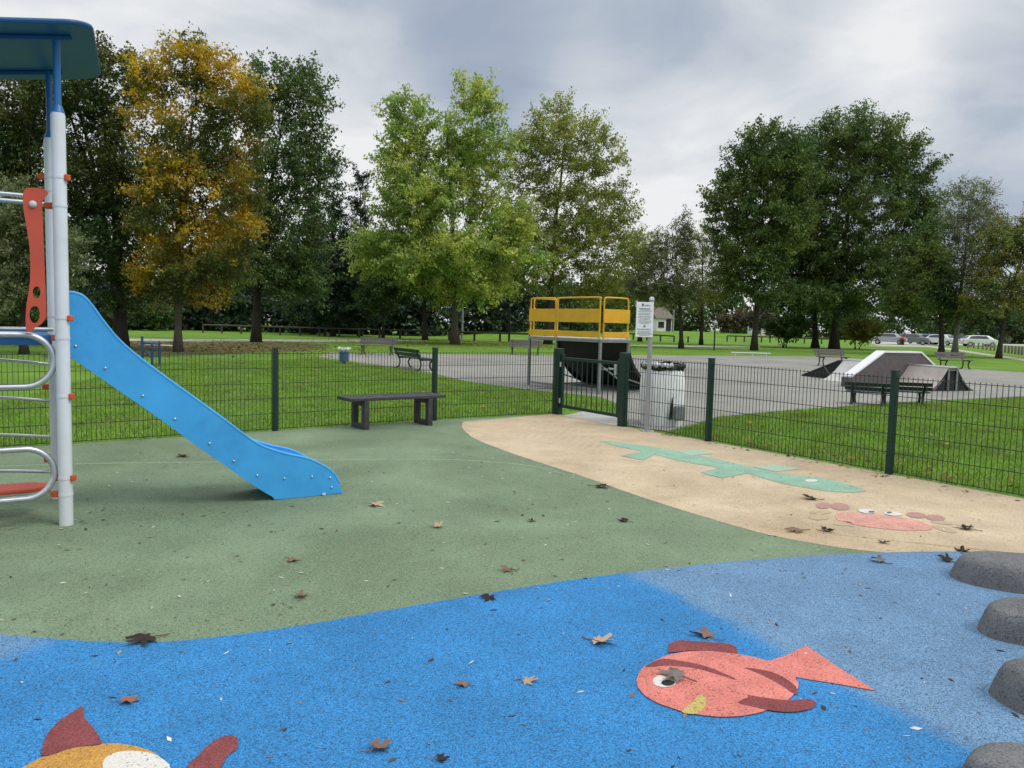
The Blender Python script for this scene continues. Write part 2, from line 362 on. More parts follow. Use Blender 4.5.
# rink of asphalt
struct(gsheet('asphalt_court', [(318, 357), (330, 352.5), (420, 354), (560, 355), (690, 355.5), (820, 356.5), (900, 361), (960, 368), (1024, 372.5), (1130, 379),
    (1130, 390), (1024, 396.5), (938, 400), (853, 405.6), (780, 411), (716, 417), (694, 425), (668, 431), (629, 426), (624, 406), (600, 397), (552, 392), (524, 389), (470, 382), (432, 373), (372, 364)], .006, 'asphalt'))
struct(gsheet('concrete_pad', [(560, 416), (620, 429.5), (627, 417), (590, 410)], .011, 'concrete'))
struct(gsheet('park_path', [(-300, 334), (0, 337), (135, 338.6), (240, 339.3), (360, 339.6), (430, 340.4), (360, 342), (240, 341.4), (135, 340.8), (0, 340), (-300, 338)], .007, 'path'))
struct(gsheet('far_path', [(600, 344.4), (660, 345.3), (760, 346.2), (760, 347.2), (660, 346.4), (600, 345.4)], .008, 'path'))
struct(gsheet('side_path', [(866, 343.8), (927, 345.4), (956, 349), (990, 354.3), (1024, 358.8), (1090, 367), (1090, 369), (1024, 360.8), (990, 356), (956, 350.8), (927, 347), (866, 346)], .008, 'path'))
struct(gsheet('car_park', [(872, 343.6), (940, 345.2), (1000, 345.2), (1080, 347), (1100, 341.6), (960, 339.6), (872, 338.6)], .009, 'carpark'))
struct(gsheet('bare_earth', [(100, 343), (135, 341.4), (200, 342), (290, 343), (330, 345), (315, 350), (260, 352), (180, 356), (100, 358), (40, 356)], .006, 'earth', smooth=3))

# play surface: green base, then beige and blue poured beside it
FL0 = G(556, 414.5); FR0 = G(622, 427); FP1 = G(434, 421); FP2 = G(275, 431.5); FQ1 = G(708, 442); FQ2 = G(889, 475)
dl = (FP2-FP1); FP3 = FP2+dl; FP4 = FP3+dl; FP5 = FP4+dl; dr = (FQ2-FQ1); FQ3 = FQ2+dr; FQ4 = FQ3+dr; FQ5 = FQ4+dr
inl = Vector((.04, -.06, 0))
edge = [FP5, FP4, FP3, FP2, FP1, FL0, FR0, FQ1, FQ2, FQ3, FQ4, FQ5]
base_pts = [Vector((p.x, p.y, .010)) for p in edge]+[Vector((9, -4, .010)), Vector((-11, -4, .010))]
struct(MB().sheet(base_pts).build('green_rubber_surface', 'epdm_green'))
be = catmull([G(x, y, .0115) for x, y in [(463, 421.5), (462, 427), (468, 434), (480, 441), (520, 456), (580, 475.5), (640, 496.5), (700, 515.5), (760, 532.5), (820, 544.5), (880, 552), (960, 556), (1040, 560), (1130, 566)]], 6)
bt = [Vector((p.x, p.y, .0115)) for p in (FQ5, FQ4, FQ3, FQ2, FQ1, FR0, FL0)]
tl = G(463, 421.5, .014)
be = rough(be)
struct(MB().sheet(be+[Vector((8.5, 3.5, .0115))]+bt[1:]).build('beige_rubber_surface', 'epdm_beige'))
bl = catmull([G(x, y, .013) for x, y in [(-120, 620), (-40, 629), (0, 634), (60, 639), (100, 641.5), (140, 642.5), (200, 638.5), (300, 625.5), (400, 608), (500, 591), (600, 576), (700, 564.5), (800, 556.5), (880, 552.5), (960, 551.5), (1024, 553), (1130, 558)]], 6)
bl = rough(bl)
struct(MB().sheet(bl+[Vector((7, 3.5, .013)), Vector((7, -4, .013)), Vector((-9, -4, .013))]).build('blue_rubber_surface', 'epdm_blue'))
sm = catmull([G(x, y, .0112) for x, y in [(-60, 468), (75, 463.5), (200, 461.5), (340, 459.5), (440, 459), (500, 462), (540, 467), (565, 474)]], 8)
b = MB(); b.strip(sm, [p+Vector((.0, -.045, 0)) for p in sm]); struct(b.build('rubber_seam_line', 'seam'))

# ------------------------------------------------------------------ ground pictures
def inlay(parent, name, px, z, mat, smooth=5):
    z = .0142+(z-.018)*.3
    pts = [G(x, y, z) for x, y in px]
    if smooth: pts = catmull(pts, smooth, True)
    pts = rough(pts+[pts[0]], .0035, 18, 3)[:-1]
    b = MB(); b.sheet(pts); return b.build(name, mat, parent)
def ell(cx, cy, rx, ry, rot=0, n=20):
    return [(cx+rx*math.cos(t)*math.cos(rot)-ry*math.sin(t)*math.sin(rot), cy+rx*math.cos(t)*math.sin(rot)+ry*math.sin(t)*math.cos(rot)) for t in (2*math.pi*k/n for k in range(n))]
fx = lambda L: [(580+x/2.306, 560+y/2.306) for x, y in L]
t = root('fish_inlay', G(740, 690), 'coral red fish set into the blue rubber with maroon fins and a white eye', 'ground picture')
inlay(t, 'tail', fx([(430, 233), (470, 222), (522, 197), (600, 250), (682, 301), (590, 285), (497, 270), (500, 300), (440, 300)]), .026, 'in_coral', 0)
inlay(t, 'body', fx([(131, 275), (145, 248), (180, 228), (215, 216), (260, 210), (330, 211), (380, 220), (440, 235), (498, 275), (500, 300), (470, 330), (420, 350), (350, 361), (290, 358), (230, 347), (170, 325), (138, 300)]), .029, 'in_coral')
inlay(t, 'fin', fx([(203, 213), (205, 192), (230, 185), (345, 192), (362, 200), (364, 216), (300, 209), (250, 209)]), .0325, 'in_maroon', 0)
inlay(t, 'fin', fx([(365, 328), (388, 316), (388, 311), (430, 318), (490, 323), (530, 320), (545, 330), (530, 343), (490, 350), (440, 347), (400, 338)]), .0325, 'in_maroon', 3)
inlay(t, 'stripe', fx([(150, 245), (185, 228), (230, 232), (290, 245), (340, 264), (361, 276), (320, 264), (260, 248), (200, 243), (165, 246)]), .0325, 'in_maroon', 3)
inlay(t, 'stripe', fx([(380, 248), (430, 255), (470, 270), (498, 292), (500, 310), (480, 300), (450, 280), (410, 260)]), .0325, 'in_maroon', 3)
inlay(t, 'mouth', fx([(235, 350), (262, 325), (275, 310), (290, 318), (288, 340), (270, 354)]), .0325, 'in_yellow', 3)
e = inlay(t, 'eye', fx(ell(195, 279, 28, 14)), .0325, 'in_white', 1)
inlay(e, 'pupil', fx(ell(203, 283, 15, 7)), .036, 'in_black', 1)
g2 = lambda L: [(x/3.413, 620+y/3.413) for x, y in L]
t = root('fish_inlay', G(120, 775), 'ochre fish with maroon fins at the near edge of the blue rubber', 'ground picture')
inlay(t, 'body', g2([(60, 530), (80, 503), (150, 465), (240, 435), (330, 422), (420, 423), (500, 440), (560, 480), (600, 560), (560, 680), (380, 740), (160, 700), (60, 620)]), .026, 'in_orange')
inlay(t, 'fin', g2([(150, 466), (145, 430), (160, 390), (200, 345), (250, 310), (282, 295), (287, 330), (320, 370), (343, 405), (342, 424), (250, 435)]), .0295, 'in_maroon', 3)
inlay(t, 'fin', g2([(640, 505), (690, 445), (740, 405), (785, 392), (812, 405), (810, 435), (775, 465), (750, 505), (700, 560), (640, 560)]), .0295, 'in_maroon', 4)
inlay(t, 'eye', g2(ell(465, 500, 118, 54, .08)), .0295, 'in_white', 1)
k3 = lambda L: [(450+x/2.2756, 400+y/2.2756) for x, y in L]
t = root('crocodile_inlay', G(720, 465), 'teal crocodile shape set into the beige rubber along the fence', 'ground picture')
inlay(t, 'body', k3([(338, 93), (400, 98), (470, 108), (540, 120), (610, 135), (690, 153), (760, 168), (840, 176), (900, 190), (945, 207), (880, 209), (800, 198), (740, 186), (680, 168), (600, 152), (520, 138), (460, 122), (390, 107)]), .018, 'in_teal', 4)
inlay(t, 'leg', k3([(390, 127), (440, 117), (470, 122), (440, 137)]), .0215, 'in_teal', 0)
inlay(t, 'leg', k3([(520, 117), (560, 111), (600, 122), (548, 126)]), .0215, 'in_teal_pale', 0)
inlay(t, 'leg', k3([(570, 165), (620, 152), (680, 166), (620, 178)]), .0215, 'in_teal', 0)
inlay(t, 'leg', k3([(690, 152), (740, 146), (800, 156), (740, 163)]), .0215, 'in_teal_pale', 0)
inlay(t, 'eye', k3(ell(822, 183, 14, 3)), .0215, 'in_white', 1)
c5 = lambda L: [(780+x/4.1967, 480+y/4.1967) for x, y in L]
t = root('crab_inlay', G(880, 520), 'faded pink crab set into the beige rubber near the blue edge', 'ground picture')
inlay(t, 'body', c5([(232, 150), (260, 137), (330, 138), (420, 145), (520, 158), (600, 178), (640, 205), (560, 212), (470, 208), (380, 198), (300, 184), (245, 168)]), .018, 'in_pink')
for e_ in (ell(182, 107, 32, 13), ell(252, 111, 40, 15, .1), ell(572, 147, 42, 12, .1), ell(652, 158, 42, 12, .1)): inlay(t, 'claw', c5(e_), .0215, 'in_rose', 1)
for e_ in (ell(170, 135, 48, 8), ell(165, 155, 45, 12), ell(265, 182, 40, 10), ell(690, 205, 55, 10, .25), ell(680, 178, 48, 7, .1)): inlay(t, 'leg', c5(e_), .018, 'in_tan', 1)
for e_, p_ in ((ell(365, 130, 38, 9, .1), ell(384, 133, 14, 4)), (ell(475, 141, 40, 8, .1), ell(458, 136, 12, 4))):
    e = inlay(t, 'eye', c5(e_), .025, 'in_white', 1); inlay(e, 'pupil', c5(p_), .0285, 'rubber_grey', 1)

m = MB()
for k in range(13):
    x0, y0 = 533+k*6.6, 418.6+k*1.55
    m.sheet([G(x0, y0, .0124), G(x0+2.6, y0+.6, .0124), G(x0-21.4+k*.4, y0+15.6, .0124), G(x0-24+k*.4, y0+15, .0124)])
struct(m.build('beige_stripes', 'beige_stripe'))

# ------------------------------------------------------------------ fence and gate
def fence(pts, label, posts):
    r = root('mesh_fence', pts[0], label, 'fence', 'green mesh fence round the playground')
    for a, b_ in zip(pts[:-1], pts[1:]):
        d = (b_-a); L = d.length; u = d/L; n = Vector((-u.y, u.x, 0))
        m = MB(); w = .0052; k = int((L-.06)/.05); s0 = (L-k*.05)/2
        for i in range(k+1):
            p = a+u*(s0+i*.05); m.bar(p+Vector((0, 0, .03)), p+Vector((0, 0, 1.05)), w, w, up=tuple(n))
        for z in (.04, .24, .44, .64, .84, 1.03):
            for s_ in (-1, 1):
                m.bar(a+n*(.006*s_)+Vector((0, 0, z)), b_+n*(.006*s_)+Vector((0, 0, z)), .0058, .0058)
        m.build('mesh_panel', 'wire', r)
    for p in posts:
        d = (pts[1]-pts[0]).normalized()
        m = MB(); ang = math.atan2(d.y, d.x)
        m.box(p+Vector((0, 0, .55)), (.06, .08, 1.10), Matrix.Rotation(ang, 3, 'Z'))
        o = m.build('post', 'fence', r, bevel=.008)
        m = MB(); m.box(p+Vector((0, 0, 1.106)), (.066, .086, .014), Matrix.Rotation(ang, 3, 'Z')); m.build('cap', 'fence', o, bevel=.004)
    return r
fence([FP4, FP3, FP2, FP1, FL0], 'green wire mesh fence left of the gate, running behind the slide and bench', [FP4, FP3, FP2, FP1])
fence([FR0, FQ1, FQ2, FQ3, FQ4], 'green wire mesh fence right of the gate, running along the beige rubber', [FQ1, FQ2, FQ3, FQ4])
gd = (FR0-FL0); gL = gd.length; gu = gd/gL; gang = math.atan2(gu.y, gu.x); gn = Vector((-gu.y, gu.x, 0))
r = root('gate', FL0, 'dark green barred metal gate between two thick posts, closed', 'gate')
gm = Matrix.Rotation(gang, 3, 'Z')
up = lambda z: Vector((0, 0, z))
for s0, w in ((0, .10), (.085, .06), (gL, .12)):
    o = MB().box(FL0+gu*s0+up(.555), (w, .10, 1.11), gm).build('gate_post' if s0 != .085 else 'hinge_post', 'fence', r, bevel=.008)
a0, a1 = .15, gL-.10
m = MB()
m.bar(FL0+gu*a0+up(.13), FL0+gu*a0+up(1.02), .05, .05, up=tuple(gn)); m.bar(FL0+gu*a1+up(.13), FL0+gu*a1+up(1.0), .05, .05, up=tuple(gn))
m.bar(FL0+gu*(a0+.025)+up(.16), FL0+gu*(a1-.025)+up(.16), .045, .05); m.bar(FL0+gu*(a0+.025)+up(.945), FL0+gu*(a1-.025)+up(.945), .045, .05)
m.build('leaf_frame', 'fence', r, bevel=.006)
for i in range(1, 11):
    p = FL0+gu*(a0+(a1-a0)*i/11)
    MB().tube([p+up(.185), p+up(.92)], .0085, 8).build('bar', 'fence', r, smooth=True)
o = MB().box(FL0+gu*(a1-.03)-gn*.045+up(.85), (.05, .04, .16), gm).build('latch', 'galv', r, bevel=.006)
MB().bar(FL0+gu*(a1-.03)-gn*.075+up(.86), FL0+gu*(a1-.15)-gn*.085+up(.865), .014, .018).build('handle', 'galv', o, bevel=.004)
for z in (.25, .85): MB().tube([FL0+gu*.13-gn*.03+up(z-.04), FL0+gu*.13-gn*.03+up(z+.04)], .018, 10).build('hinge', 'galv', r, smooth=True)

# ------------------------------------------------------------------ play tower with slide
PN = G(66.5, 526); PF = G(58, 499.5)
t_ = (PF-PN); t_.z = 0; SP = t_.length; tu = t_/SP                   # along the slide side of the tower
a_ = G(342, 494.5); 
su = Vector((tu.y, -tu.x, 0))                                        # away from tower, along the slide
su = (su*.8+((a_-(PN+tu*.2)).normalized())*.2); su.z = 0; su.normalize()
so = -Vector((tu.y, -tu.x, 0))                                       # away from the camera's right: inwards of the tower
TW = root('play_tower', PN+tu*SP/2, 'play tower with white posts, dark blue roof and a long blue slide', 'climbing frame')
cor = {'n': PN, 'f': PF, 'nl': PN+so*1.35, 'fl': PF+so*1.35}
for k, p in cor.items():
    top = 2.84
    po = MB().tube([p, p+up(.02), p+up(top-.02), p+up(top)], [.044, .0445, .0445, .04], 24).build('post', 'white_post', TW, smooth=True)
    MB().tube([p+up(top+.001), p+up(top+.05)], [.043, .026], 20).build('post_cap', 'tube_blue', po, smooth=True)
    MB().tube([p+up(top+.03), p+up(3.335)], .023, 16).build('roof_strut', 'tube_blue', TW, smooth=True)
# roof sheet
def roof():
    zt = 3.345; rc = PN+tu*SP/2+so*.675
    ex = .675+.19; ey = SP/2+.27; rad = .16; pts = []
    tilt = lambda xx: zt+.20*(xx-.675)
    for cx, cy, a0 in ((ex-rad, ey-rad, 0), (-ex+rad, ey-rad, 90), (-ex+rad, -ey+rad, 180), (ex-rad, -ey+rad, 270)):
        for k in range(9):
            a = R(a0+k*90/8); xx = cx+rad*math.cos(a)+(.20*(cy+rad*math.sin(a)+ey)/(2*ey) if cx > 0 else 0); pts.append(rc-so*xx+tu*(cy+rad*math.sin(a))+up(tilt(xx)))
    MB().prism(pts, (0, 0, .035)).build('roof', 'dark_blue', TW, bevel=.015)
    m = MB()
    for s_ in (-1, 1): m.bar(rc+tu*(s_*SP/2)-so*(ex-.1)+up(tilt(ex-.1)-.0165), rc+tu*(s_*SP/2)+so*(ex-.1)+up(tilt(-ex+.1)-.0165), .05, .03)
    m.build('roof_beam', 'dark_blue', TW, bevel=.006)
roof()
# deck with blue edges
m = MB(); q = [PN+so*.06+tu*.06, PF+so*.06-tu*.06, PF+so*1.29-tu*.06, PN+so*1.29+tu*.06]
m.prism([p+up(1.27) for p in q], (0, 0, .075)).build('deck', 'tube_blue', TW, bevel=.01)
zb = .2; e1 = G(47, 488, zb)
m = MB(); w = tu*.13; e0 = e1+so*1.15
m.prism([e1-w+so*.1, e1-w*.5, e1+w*.5, e1+w+so*.1, e0+w, e0-w], (0, 0, .03)).build('step_board', 'red', TW, bevel=.008)
# clamps
def clamp(p, z, side=(1, 1), big=False):
    m = MB(); m.tube([p+up(z-.009), p+up(z+.009)], .0475, 20)
    o = m.build('clamp', 'white_post', TW, smooth=True)
    for s_, on in zip((-1, 1), side):
        if on:
            dirv = (C3 @ Vector((1, 0, 0))); dirv.z = 0; dirv.normalize()
            m = MB(); m.box(p+dirv*(s_*(.056 if not big or s_ > 0 else .07))+up(z), (.026 if not big or s_ > 0 else .055, .045, .042), Matrix.Rotation(math.atan2(dirv.y, dirv.x), 3, 'Z'))
            m.build('clamp_block', 'orange', o, bevel=.008)
def zat(py, p):
    d = ray(60, py); return H+d.z/d.y*p.y
for py, sd, bg in ((177.5, (0, 1), 0), (206, (1, 0), 1), (318, (0, 1), 0), (338, (1, 0), 0), (396, (0, 1), 0), (477.5, (1, 1), 0), (494, (1, 0), 1)): clamp(PN, zat(py, PN), sd, bg)
for py in (177.5, 191, 316, 387, 460): clamp(PF, zat(py, PF), (1, 0), 1)
# side loops of silver tube in the near side plane
tn = Vector((tu.x, tu.y, 0))
P0 = PN+tu*.02
def sp(px, py, off=0.0): return PL(px, py, P0+tu*off, tu)
def loop(yt, yb, xr, off=0.0):
    pt = sp(20, yt, off); pb = sp(20, yb, off); hr = (pt.z-pb.z)/2; zc = (pt.z+pb.z)/2
    xe = sp(xr, (yt+yb)/2, off); pts = []
    c = Vector((xe.x, xe.y, zc))+so*hr
    far = so*.42
    for k in range(17):
        a = R(90-k*180/16); pts.append(c-so*(hr*math.cos(a))+up(hr*math.sin(a)))
    pts = [c+far+up(hr)]+pts+[c+far-up(hr)]
    q = [c+far+so*(hr*math.sin(R(k*180/16)))-up(hr*math.cos(R(k*180/16))) for k in range(1, 16)]
    MB().tube(pts+q+[c+far+up(hr)], .021, 12, caps=False).build('loop_bar', 'silver', TW, smooth=True)
loop(334.5, 387, 54, 0); loop(449.5, 499.5, 54.5, 0)
# thin curved rungs across the far side
PF0 = PF
for y0, y1 in ((364, 364.5), (399, 401), (435, 437), (469, 472)):
    a = PL(51, y1, PF0, tu); b_ = a+so*1.2
    pts = [a+(b_-a)*k/10+up(.05*math.sin(math.pi*k/10)) for k in range(11)]
    MB().tube(pts, .0125, 10).build('rung', 'silver', TW, smooth=True)
for y0, z_ in ((329.5, 0), (197.5, 0), (204, 0)):
    off = .5 if y0 > 300 else .06
    a = sp(53 if y0 > 300 else 45, y0, off); b_ = a+so*1.2
    MB().tube([a, b_], .016, 10).build('handrail', 'silver', TW, smooth=True)
# red lever panel
q2 = lambda L: [(x/5.118, 180+y/5.118) for x, y in L]
out = q2([(117, 80), (124, 55), (150, 42), (195, 44), (232, 54), (245, 66), (242, 78), (222, 98), (215, 130), (218, 220), (222, 300), (226, 400), (230, 500), (235, 620), (236, 690), (226, 718), (205, 742), (180, 754), (168, 772), (150, 778), (134, 768), (131, 720), (134, 650), (146, 575), (154, 510), (155, 440), (152, 360), (144, 290), (132, 220), (120, 150)])
pts = catmull([sp(x, y, -.05) for x, y in out], 3, True)
holes = [q2(ell(187, 575, 20, 31, n=18)), q2(ell(177, 688, 27, 44, n=20))]
bm = bmesh.new()
def ringv(ps):
    vs = [bm.verts.new(p) for p in ps]; return [bm.edges.new((vs[i], vs[(i+1) % len(vs)])) for i in range(len(vs))]
ed = ringv(pts)
for h_ in holes: ed += ringv([sp(x, y, -.05) for x, y in h_])
bmesh.ops.triangle_fill(bm, edges=ed, use_beauty=True, use_dissolve=False)
ret = bmesh.ops.extrude_face_region(bm, geom=bm.faces[:])
bmesh.ops.translate(bm, verts=[g for g in ret['geom'] if isinstance(g, bmesh.types.BMVert)], vec=-tu*.022)
bmesh.ops.recalc_face_normals(bm, faces=bm.faces[:])
for v in bm.verts: v.co -= org(TW)
me = bpy.data.meshes.new('lever_panel'); bm.to_mesh(me); bm.free(); me.materials.append(M['red'])
lp = bpy.data.objects.new('lever_panel', me); COL.objects.link(lp); lp.parent = TW; ORG[lp.name] = org(TW)
bc = sp(168/5.118, 180+124/5.118, -.073)
m = MB(); m.tube([bc, bc-tu*.006, bc-tu*.016, bc-tu*.02], [.024, .024, .017, .006], 16); m.build('bolt', 'rail_pale', lp, smooth=True)

# slide
wid = .50; near0 = PN+tu*(SP/2-wid/2)
sn = Vector((-su.y, su.x, 0)); 
if sn.dot(tu) < 0: sn = -sn
a0 = G(342, 494.5)                                                   # near panel foot
P1 = Vector((a0.x, a0.y, 0))
def sl(px, py): return PL(px, py, P1, sn)
z4 = lambda L: [(60+x/3.2, 270+y/3.2) for x, y in L]
topc = z4([(18, 74), (40, 72), (75, 85), (108, 122), (135, 160), (180, 215), (240, 270), (330, 338), (430, 410), (520, 475), (600, 535), (650, 565), (720, 588), (790, 603), (840, 625), (875, 650), (895, 680)])
botc = z4([(903, 712), (890, 720), (705, 734), (680, 726), (620, 690), (540, 634), (430, 557), (320, 477), (200, 394), (100, 325), (18, 268)])
tp = [sl(x, y) for x, y in topc]; bp_ = [sl(x, y) for x, y in botc]
for p in bp_: p.z = max(p.z, .012)
tps = catmull(tp, 4); bps = catmull(bp_, 4)
for p in bps: p.z = max(p.z, .012)
outl = tps+bps
s_of = lambda p: (p-P1).dot(su)
tops = sorted([(s_of(p), p.z) for p in tps]); bots = sorted([(s_of(p), p.z) for p in bps])
def itp(L, s):
    return float(np.interp(s, [a for a, _ in L], [b for _, b in L]))
smin = tops[0][0]+.02; smax = -.03
A = []; B = []
for k in range(41):
    s_ = smin+(smax-smin)*k/40; zt, zb_ = itp(tops, s_), itp(bots, s_)
    if s_ > -.12: pass
    z = max(zb_+.05, zb_+(zt-zb_)*.45)
    A.append(P1+su*s_+sn*.02+up(z)); B.append(P1+su*s_+sn*(wid-.02)+up(z))
m = MB(); m.strip(A, B); m.strip([p-up(.02) for p in A], [p-up(.02) for p in B])
slide = m.build('slide', 'slide_blue', TW, smooth=True)
m = MB(); m.prism(outl, sn*.018); m.build('side_panel', 'slide_blue', slide, bevel=.006)
m = MB(); m.prism([p+sn*(wid-.018) for p in outl], sn*.018); m.build('side_panel', 'slide_blue', slide, bevel=.006)
for off_ in (.009, wid-.009): MB().tube([p+sn*off_ for p in tps], .0125, 10).build('lip', 'slide_blue', slide, smooth=True)
for x, y in z4([(50, 243), (145, 314), (265, 402), (368, 476), (479, 555), (556, 611), (631, 657), (718, 667), (806, 661), (864, 664), (869, 695)]):
    c = sl(x, y)-sn*.001; m = MB(); m.tube([c, c-sn*.004, c-sn*.009, c-sn*.011], [.010, .010, .007, .002], 12); m.build('bolt', 'silver', slide, smooth=True)
c = sl(323, 497); m = MB(); m.box(Vector((c.x, c.y, .022))-sn*.02, (.03, .03, .022), Matrix.Rotation(.4, 3, 'Z')); m.build('foot_bracket', 'rail_pale', slide, bevel=.008)

# ------------------------------------------------------------------ bench by the fence
L1 = G(360, 428.8); R1 = G(423, 424.6); bu = (R1-L1); bL = bu.length; bu /= bL; bn = Vector((bu.y, -bu.x, 0)); ba = math.atan2(bu.y, bu.x)
r = root('plank_bench', (L1+R1)/2, 'black backless bench with hollow square legs standing in front of the mesh fence', 'bench')
br = Matrix.Rotation(ba, 3, 'Z')
cen = (L1+R1)/2
for k in (-1, 0, 1):
    MB().box(cen+bn*(.142*k)+up(.425), (1.50, .135, .045), br).build('seat_plank', 'bench_dark', r, bevel=.008)
for p in (L1, R1):
    m = MB()
    for s_ in (-1, 1): m.box(p+bn*(.17*s_)+up(.2), (.075, .085, .40), br)
    m.box(p+up(.04), (.072, .253, .08), br); m.box(p+up(.362), (.072, .253, .074), br)
    m.build('leg', 'bench_dark', r, bevel=.008)

# ------------------------------------------------------------------ rules sign
SB = G(648, 432); SB = SB-Vector((.02, -.0, 0))
r = root('rules_sign', SB, 'grey pole with a white printed notice board beside the gate', 'sign')
sd = Vector((1, .12, 0)).normalized(); sn2 = Vector((-sd.y, sd.x, 0)); sa = math.atan2(sd.y, sd.x); sm_ = Matrix.Rotation(sa, 3, 'Z')
ztop = H+(327.4-301)/F*SB.y+.0
pol = MB().tube([SB+up(.012), SB+up(ztop)], .033, 20).build('pole', 'pole_grey', r, smooth=True)
MB().lathe(SB+up(ztop), [(.036, 0), (.037, .012), (.034, .03), (.024, .044), (.008, .05)], 18).build('pole_cap', 'rail_pale', pol, smooth=True)
MB().box(SB+up(.018), (.17, .17, .012), sm_).build('foot_plate', 'galv', r, bevel=.003)
for a in (-1, 1):
    for c in (-1, 1): MB().lathe(SB+sd*.065*a+sn2*.065*c+up(.024), [(.012, 0), (.012, .012), (.006, .018)], 8).build('bolt', 'rail_pale', r)
bc_ = SB-sd*.105-sn2*.042+up(ztop-.275); bw, bh = .25, .49
bd = MB().box(bc_, (bw, .010, bh), sm_).build('board', 'sign_white', r, bevel=.004)
def ink(x, z, w, h, mat='ink', name='text_line'):
    return MB().box(bc_-sn2*.0065+sd*x+up(z), (w, .003, h), sm_).build(name, mat, bd)
MB().prism([bc_-sn2*.0055+sd*x+up(z) for x, z in ((-.045, .225), (-.022, .225), (-.022, .195), (-.0335, .18), (-.045, .195))], -sn2*.003).build('emblem', 'ink_dark', bd)
ink(.03, .20, .07, .012); rnd = random.Random(3)
for z, w, h in ((.155, .17, .012), (.135, .15, .010), (.113, .20, .005), (.088, .17, .006), (.070, .19, .006), (.046, .18, .006), (.026, .19, .006), (.006, .15, .006), (-.018, .17, .006), (-.036, .19, .006), (-.056, .14, .006), (-.135, .20, .012), (-.162, .18, .006), (-.180, .19, .006), (-.20, .20, .010), (-.22, .15, .006)):
    x = -w/2
    m = MB()
    while x < w/2-.01:
        ww = rnd.uniform(.008, .024); m.box(bc_-sn2*.0065+sd*(x+ww/2)+up(z), (ww, .003, h), sm_); x += ww+.006
    m.build('text_line', 'ink', bd)
m = MB(); m.prism([bc_-sn2*.0055+sd*(.0+.016*math.cos(R(k*30)))+up(-.093+.016*math.sin(R(k*30))) for k in range(12)], -sn2*.003); m.build('emblem', 'ink', bd)

# ------------------------------------------------------------------ white rubbish container behind the fence
WB = G(664, 426.5); WB = Vector((WB.x, WB.y+.25, 0))
r = root('rubbish_container', WB, 'white ribbed rubbish container with black liner folded over its rim behind the fence', 'litter bin')
def ribbed():
    n = 96; prof = [(.30, .0), (.315, .12), (.335, .3), (.335, .5), (.325, .7), (.30, .84), (.275, .9), (.27, .93)]
    vs = []; fs = []
    for i, (rr, z) in enumerate(prof):
        for k in range(n):
            a = 2*math.pi*k/n; sq = (abs(math.cos(a))**4+abs(math.sin(a))**4)**(-.25)
            q = rr*(.55*sq+.45)*(1+.016*math.cos(a*24))*(1+.02*mnoise.noise(Vector((math.cos(a)*2, math.sin(a)*2, z*3))))
            vs.append(WB+Vector((q*math.cos(a), q*math.sin(a), z)))
    m_ = len(prof)
    for i in range(m_-1):
        for k in range(n): fs.append((i*n+k, i*n+(k+1) % n, (i+1)*n+(k+1) % n, (i+1)*n+k))
    fs.append(tuple(range(n-1, -1, -1)))
    MB().add(vs, fs).build('body', 'bag_white', r, smooth=True)
ribbed()
def crumple(z0, z1, rr, amp, seed, name, mat, a0=0, a1=360):
    n = 60; vs = []; fs = []; rows = 7
    for i in range(rows):
        z = z0+(z1-z0)*i/(rows-1)
        for k in range(n+1):
            a = R(a0+(a1-a0)*k/n); sq = (abs(math.cos(a))**4+abs(math.sin(a))**4)**(-.25)
            bul = .03*math.sin(math.pi*i/(rows-1))
            q = (rr*(.55*sq+.45)+bul)*(1+amp*mnoise.noise(Vector((math.cos(a)*6+seed, math.sin(a)*6, z*22))))
            zz = z+.03*mnoise.noise(Vector((math.cos(a)*5, math.sin(a)*5+seed, i*.7)))
            vs.append(WB+Vector((q*math.cos(a), q*math.sin(a), zz)))
    w_ = n+1
    for i in range(rows-1):
        for k in range(n): fs.append((i*w_+k, i*w_+k+1, (i+1)*w_+k+1, (i+1)*w_+k))
    return MB().add(vs, fs).build(name, mat, r, smooth=True)
crumple(.85, .955, .30, .12, 1.0, 'liner', 'liner_black')
crumple(.90, .97, .315, .12, 4.0, 'liner_fold', 'plastic_clear', 190, 285)
m = MB(); m.sheet([WB+Vector((.26*math.cos(R(k*15)), .26*math.sin(R(k*15)), .86)) for k in range(24)]); m.build('liner_floor', 'liner_black', r)
fdir = Vector((-.45, -1, 0)).normalized()
c = WB+Vector((.13, -.355, 0))
m = MB(); m.prism([c+Vector((-.085, .0, .12)), c+Vector((-.035, 0, .12)), c+Vector((-.03, 0, .30)), c+Vector((-.035, 0, .46)), c+Vector((-.06, 0, .34))], (0, .03, 0)); m.build('slot', 'liner_black', r)
m = MB(); m.box(c+Vector((.075, .0, .22)), (.16, .07, .22)); m.build('hatch', 'box_grey', r, bevel=.015)

# ------------------------------------------------------------------ quarter pipe with yellow guard rail
QA = Vector((1.9, 16.75, 0)); qu = Vector((-.62, .785, 0)).normalized(); qv = Vector((qu.y, -qu.x, 0)); ql, qd, qz = 2.42, .92, 1.2
r = root('quarter_pipe', QA+qu*ql/2+qv*qd/2, 'black quarter pipe ramp with raised deck and yellow guard rails', 'skate ramp')
qp = lambda a, b, z: QA+qu*a+qv*b+up(z)
m = MB(); m.prism([qp(-.03, -.03, qz-.07), qp(ql+.03, -.03, qz-.07), qp(ql+.03, qd, qz-.07), qp(-.03, qd, qz-.07)], (0, 0, .07)); m.build('deck', 'steel_grey', r, bevel=.008)
m = MB(); m.prism([qp(.0, .0, qz+.002), qp(ql, 0, qz+.002), qp(ql, qd, qz+.002), qp(0, qd, qz+.002)], (0, 0, .012)); m.build('deck_board', 'ramp_skin', r)
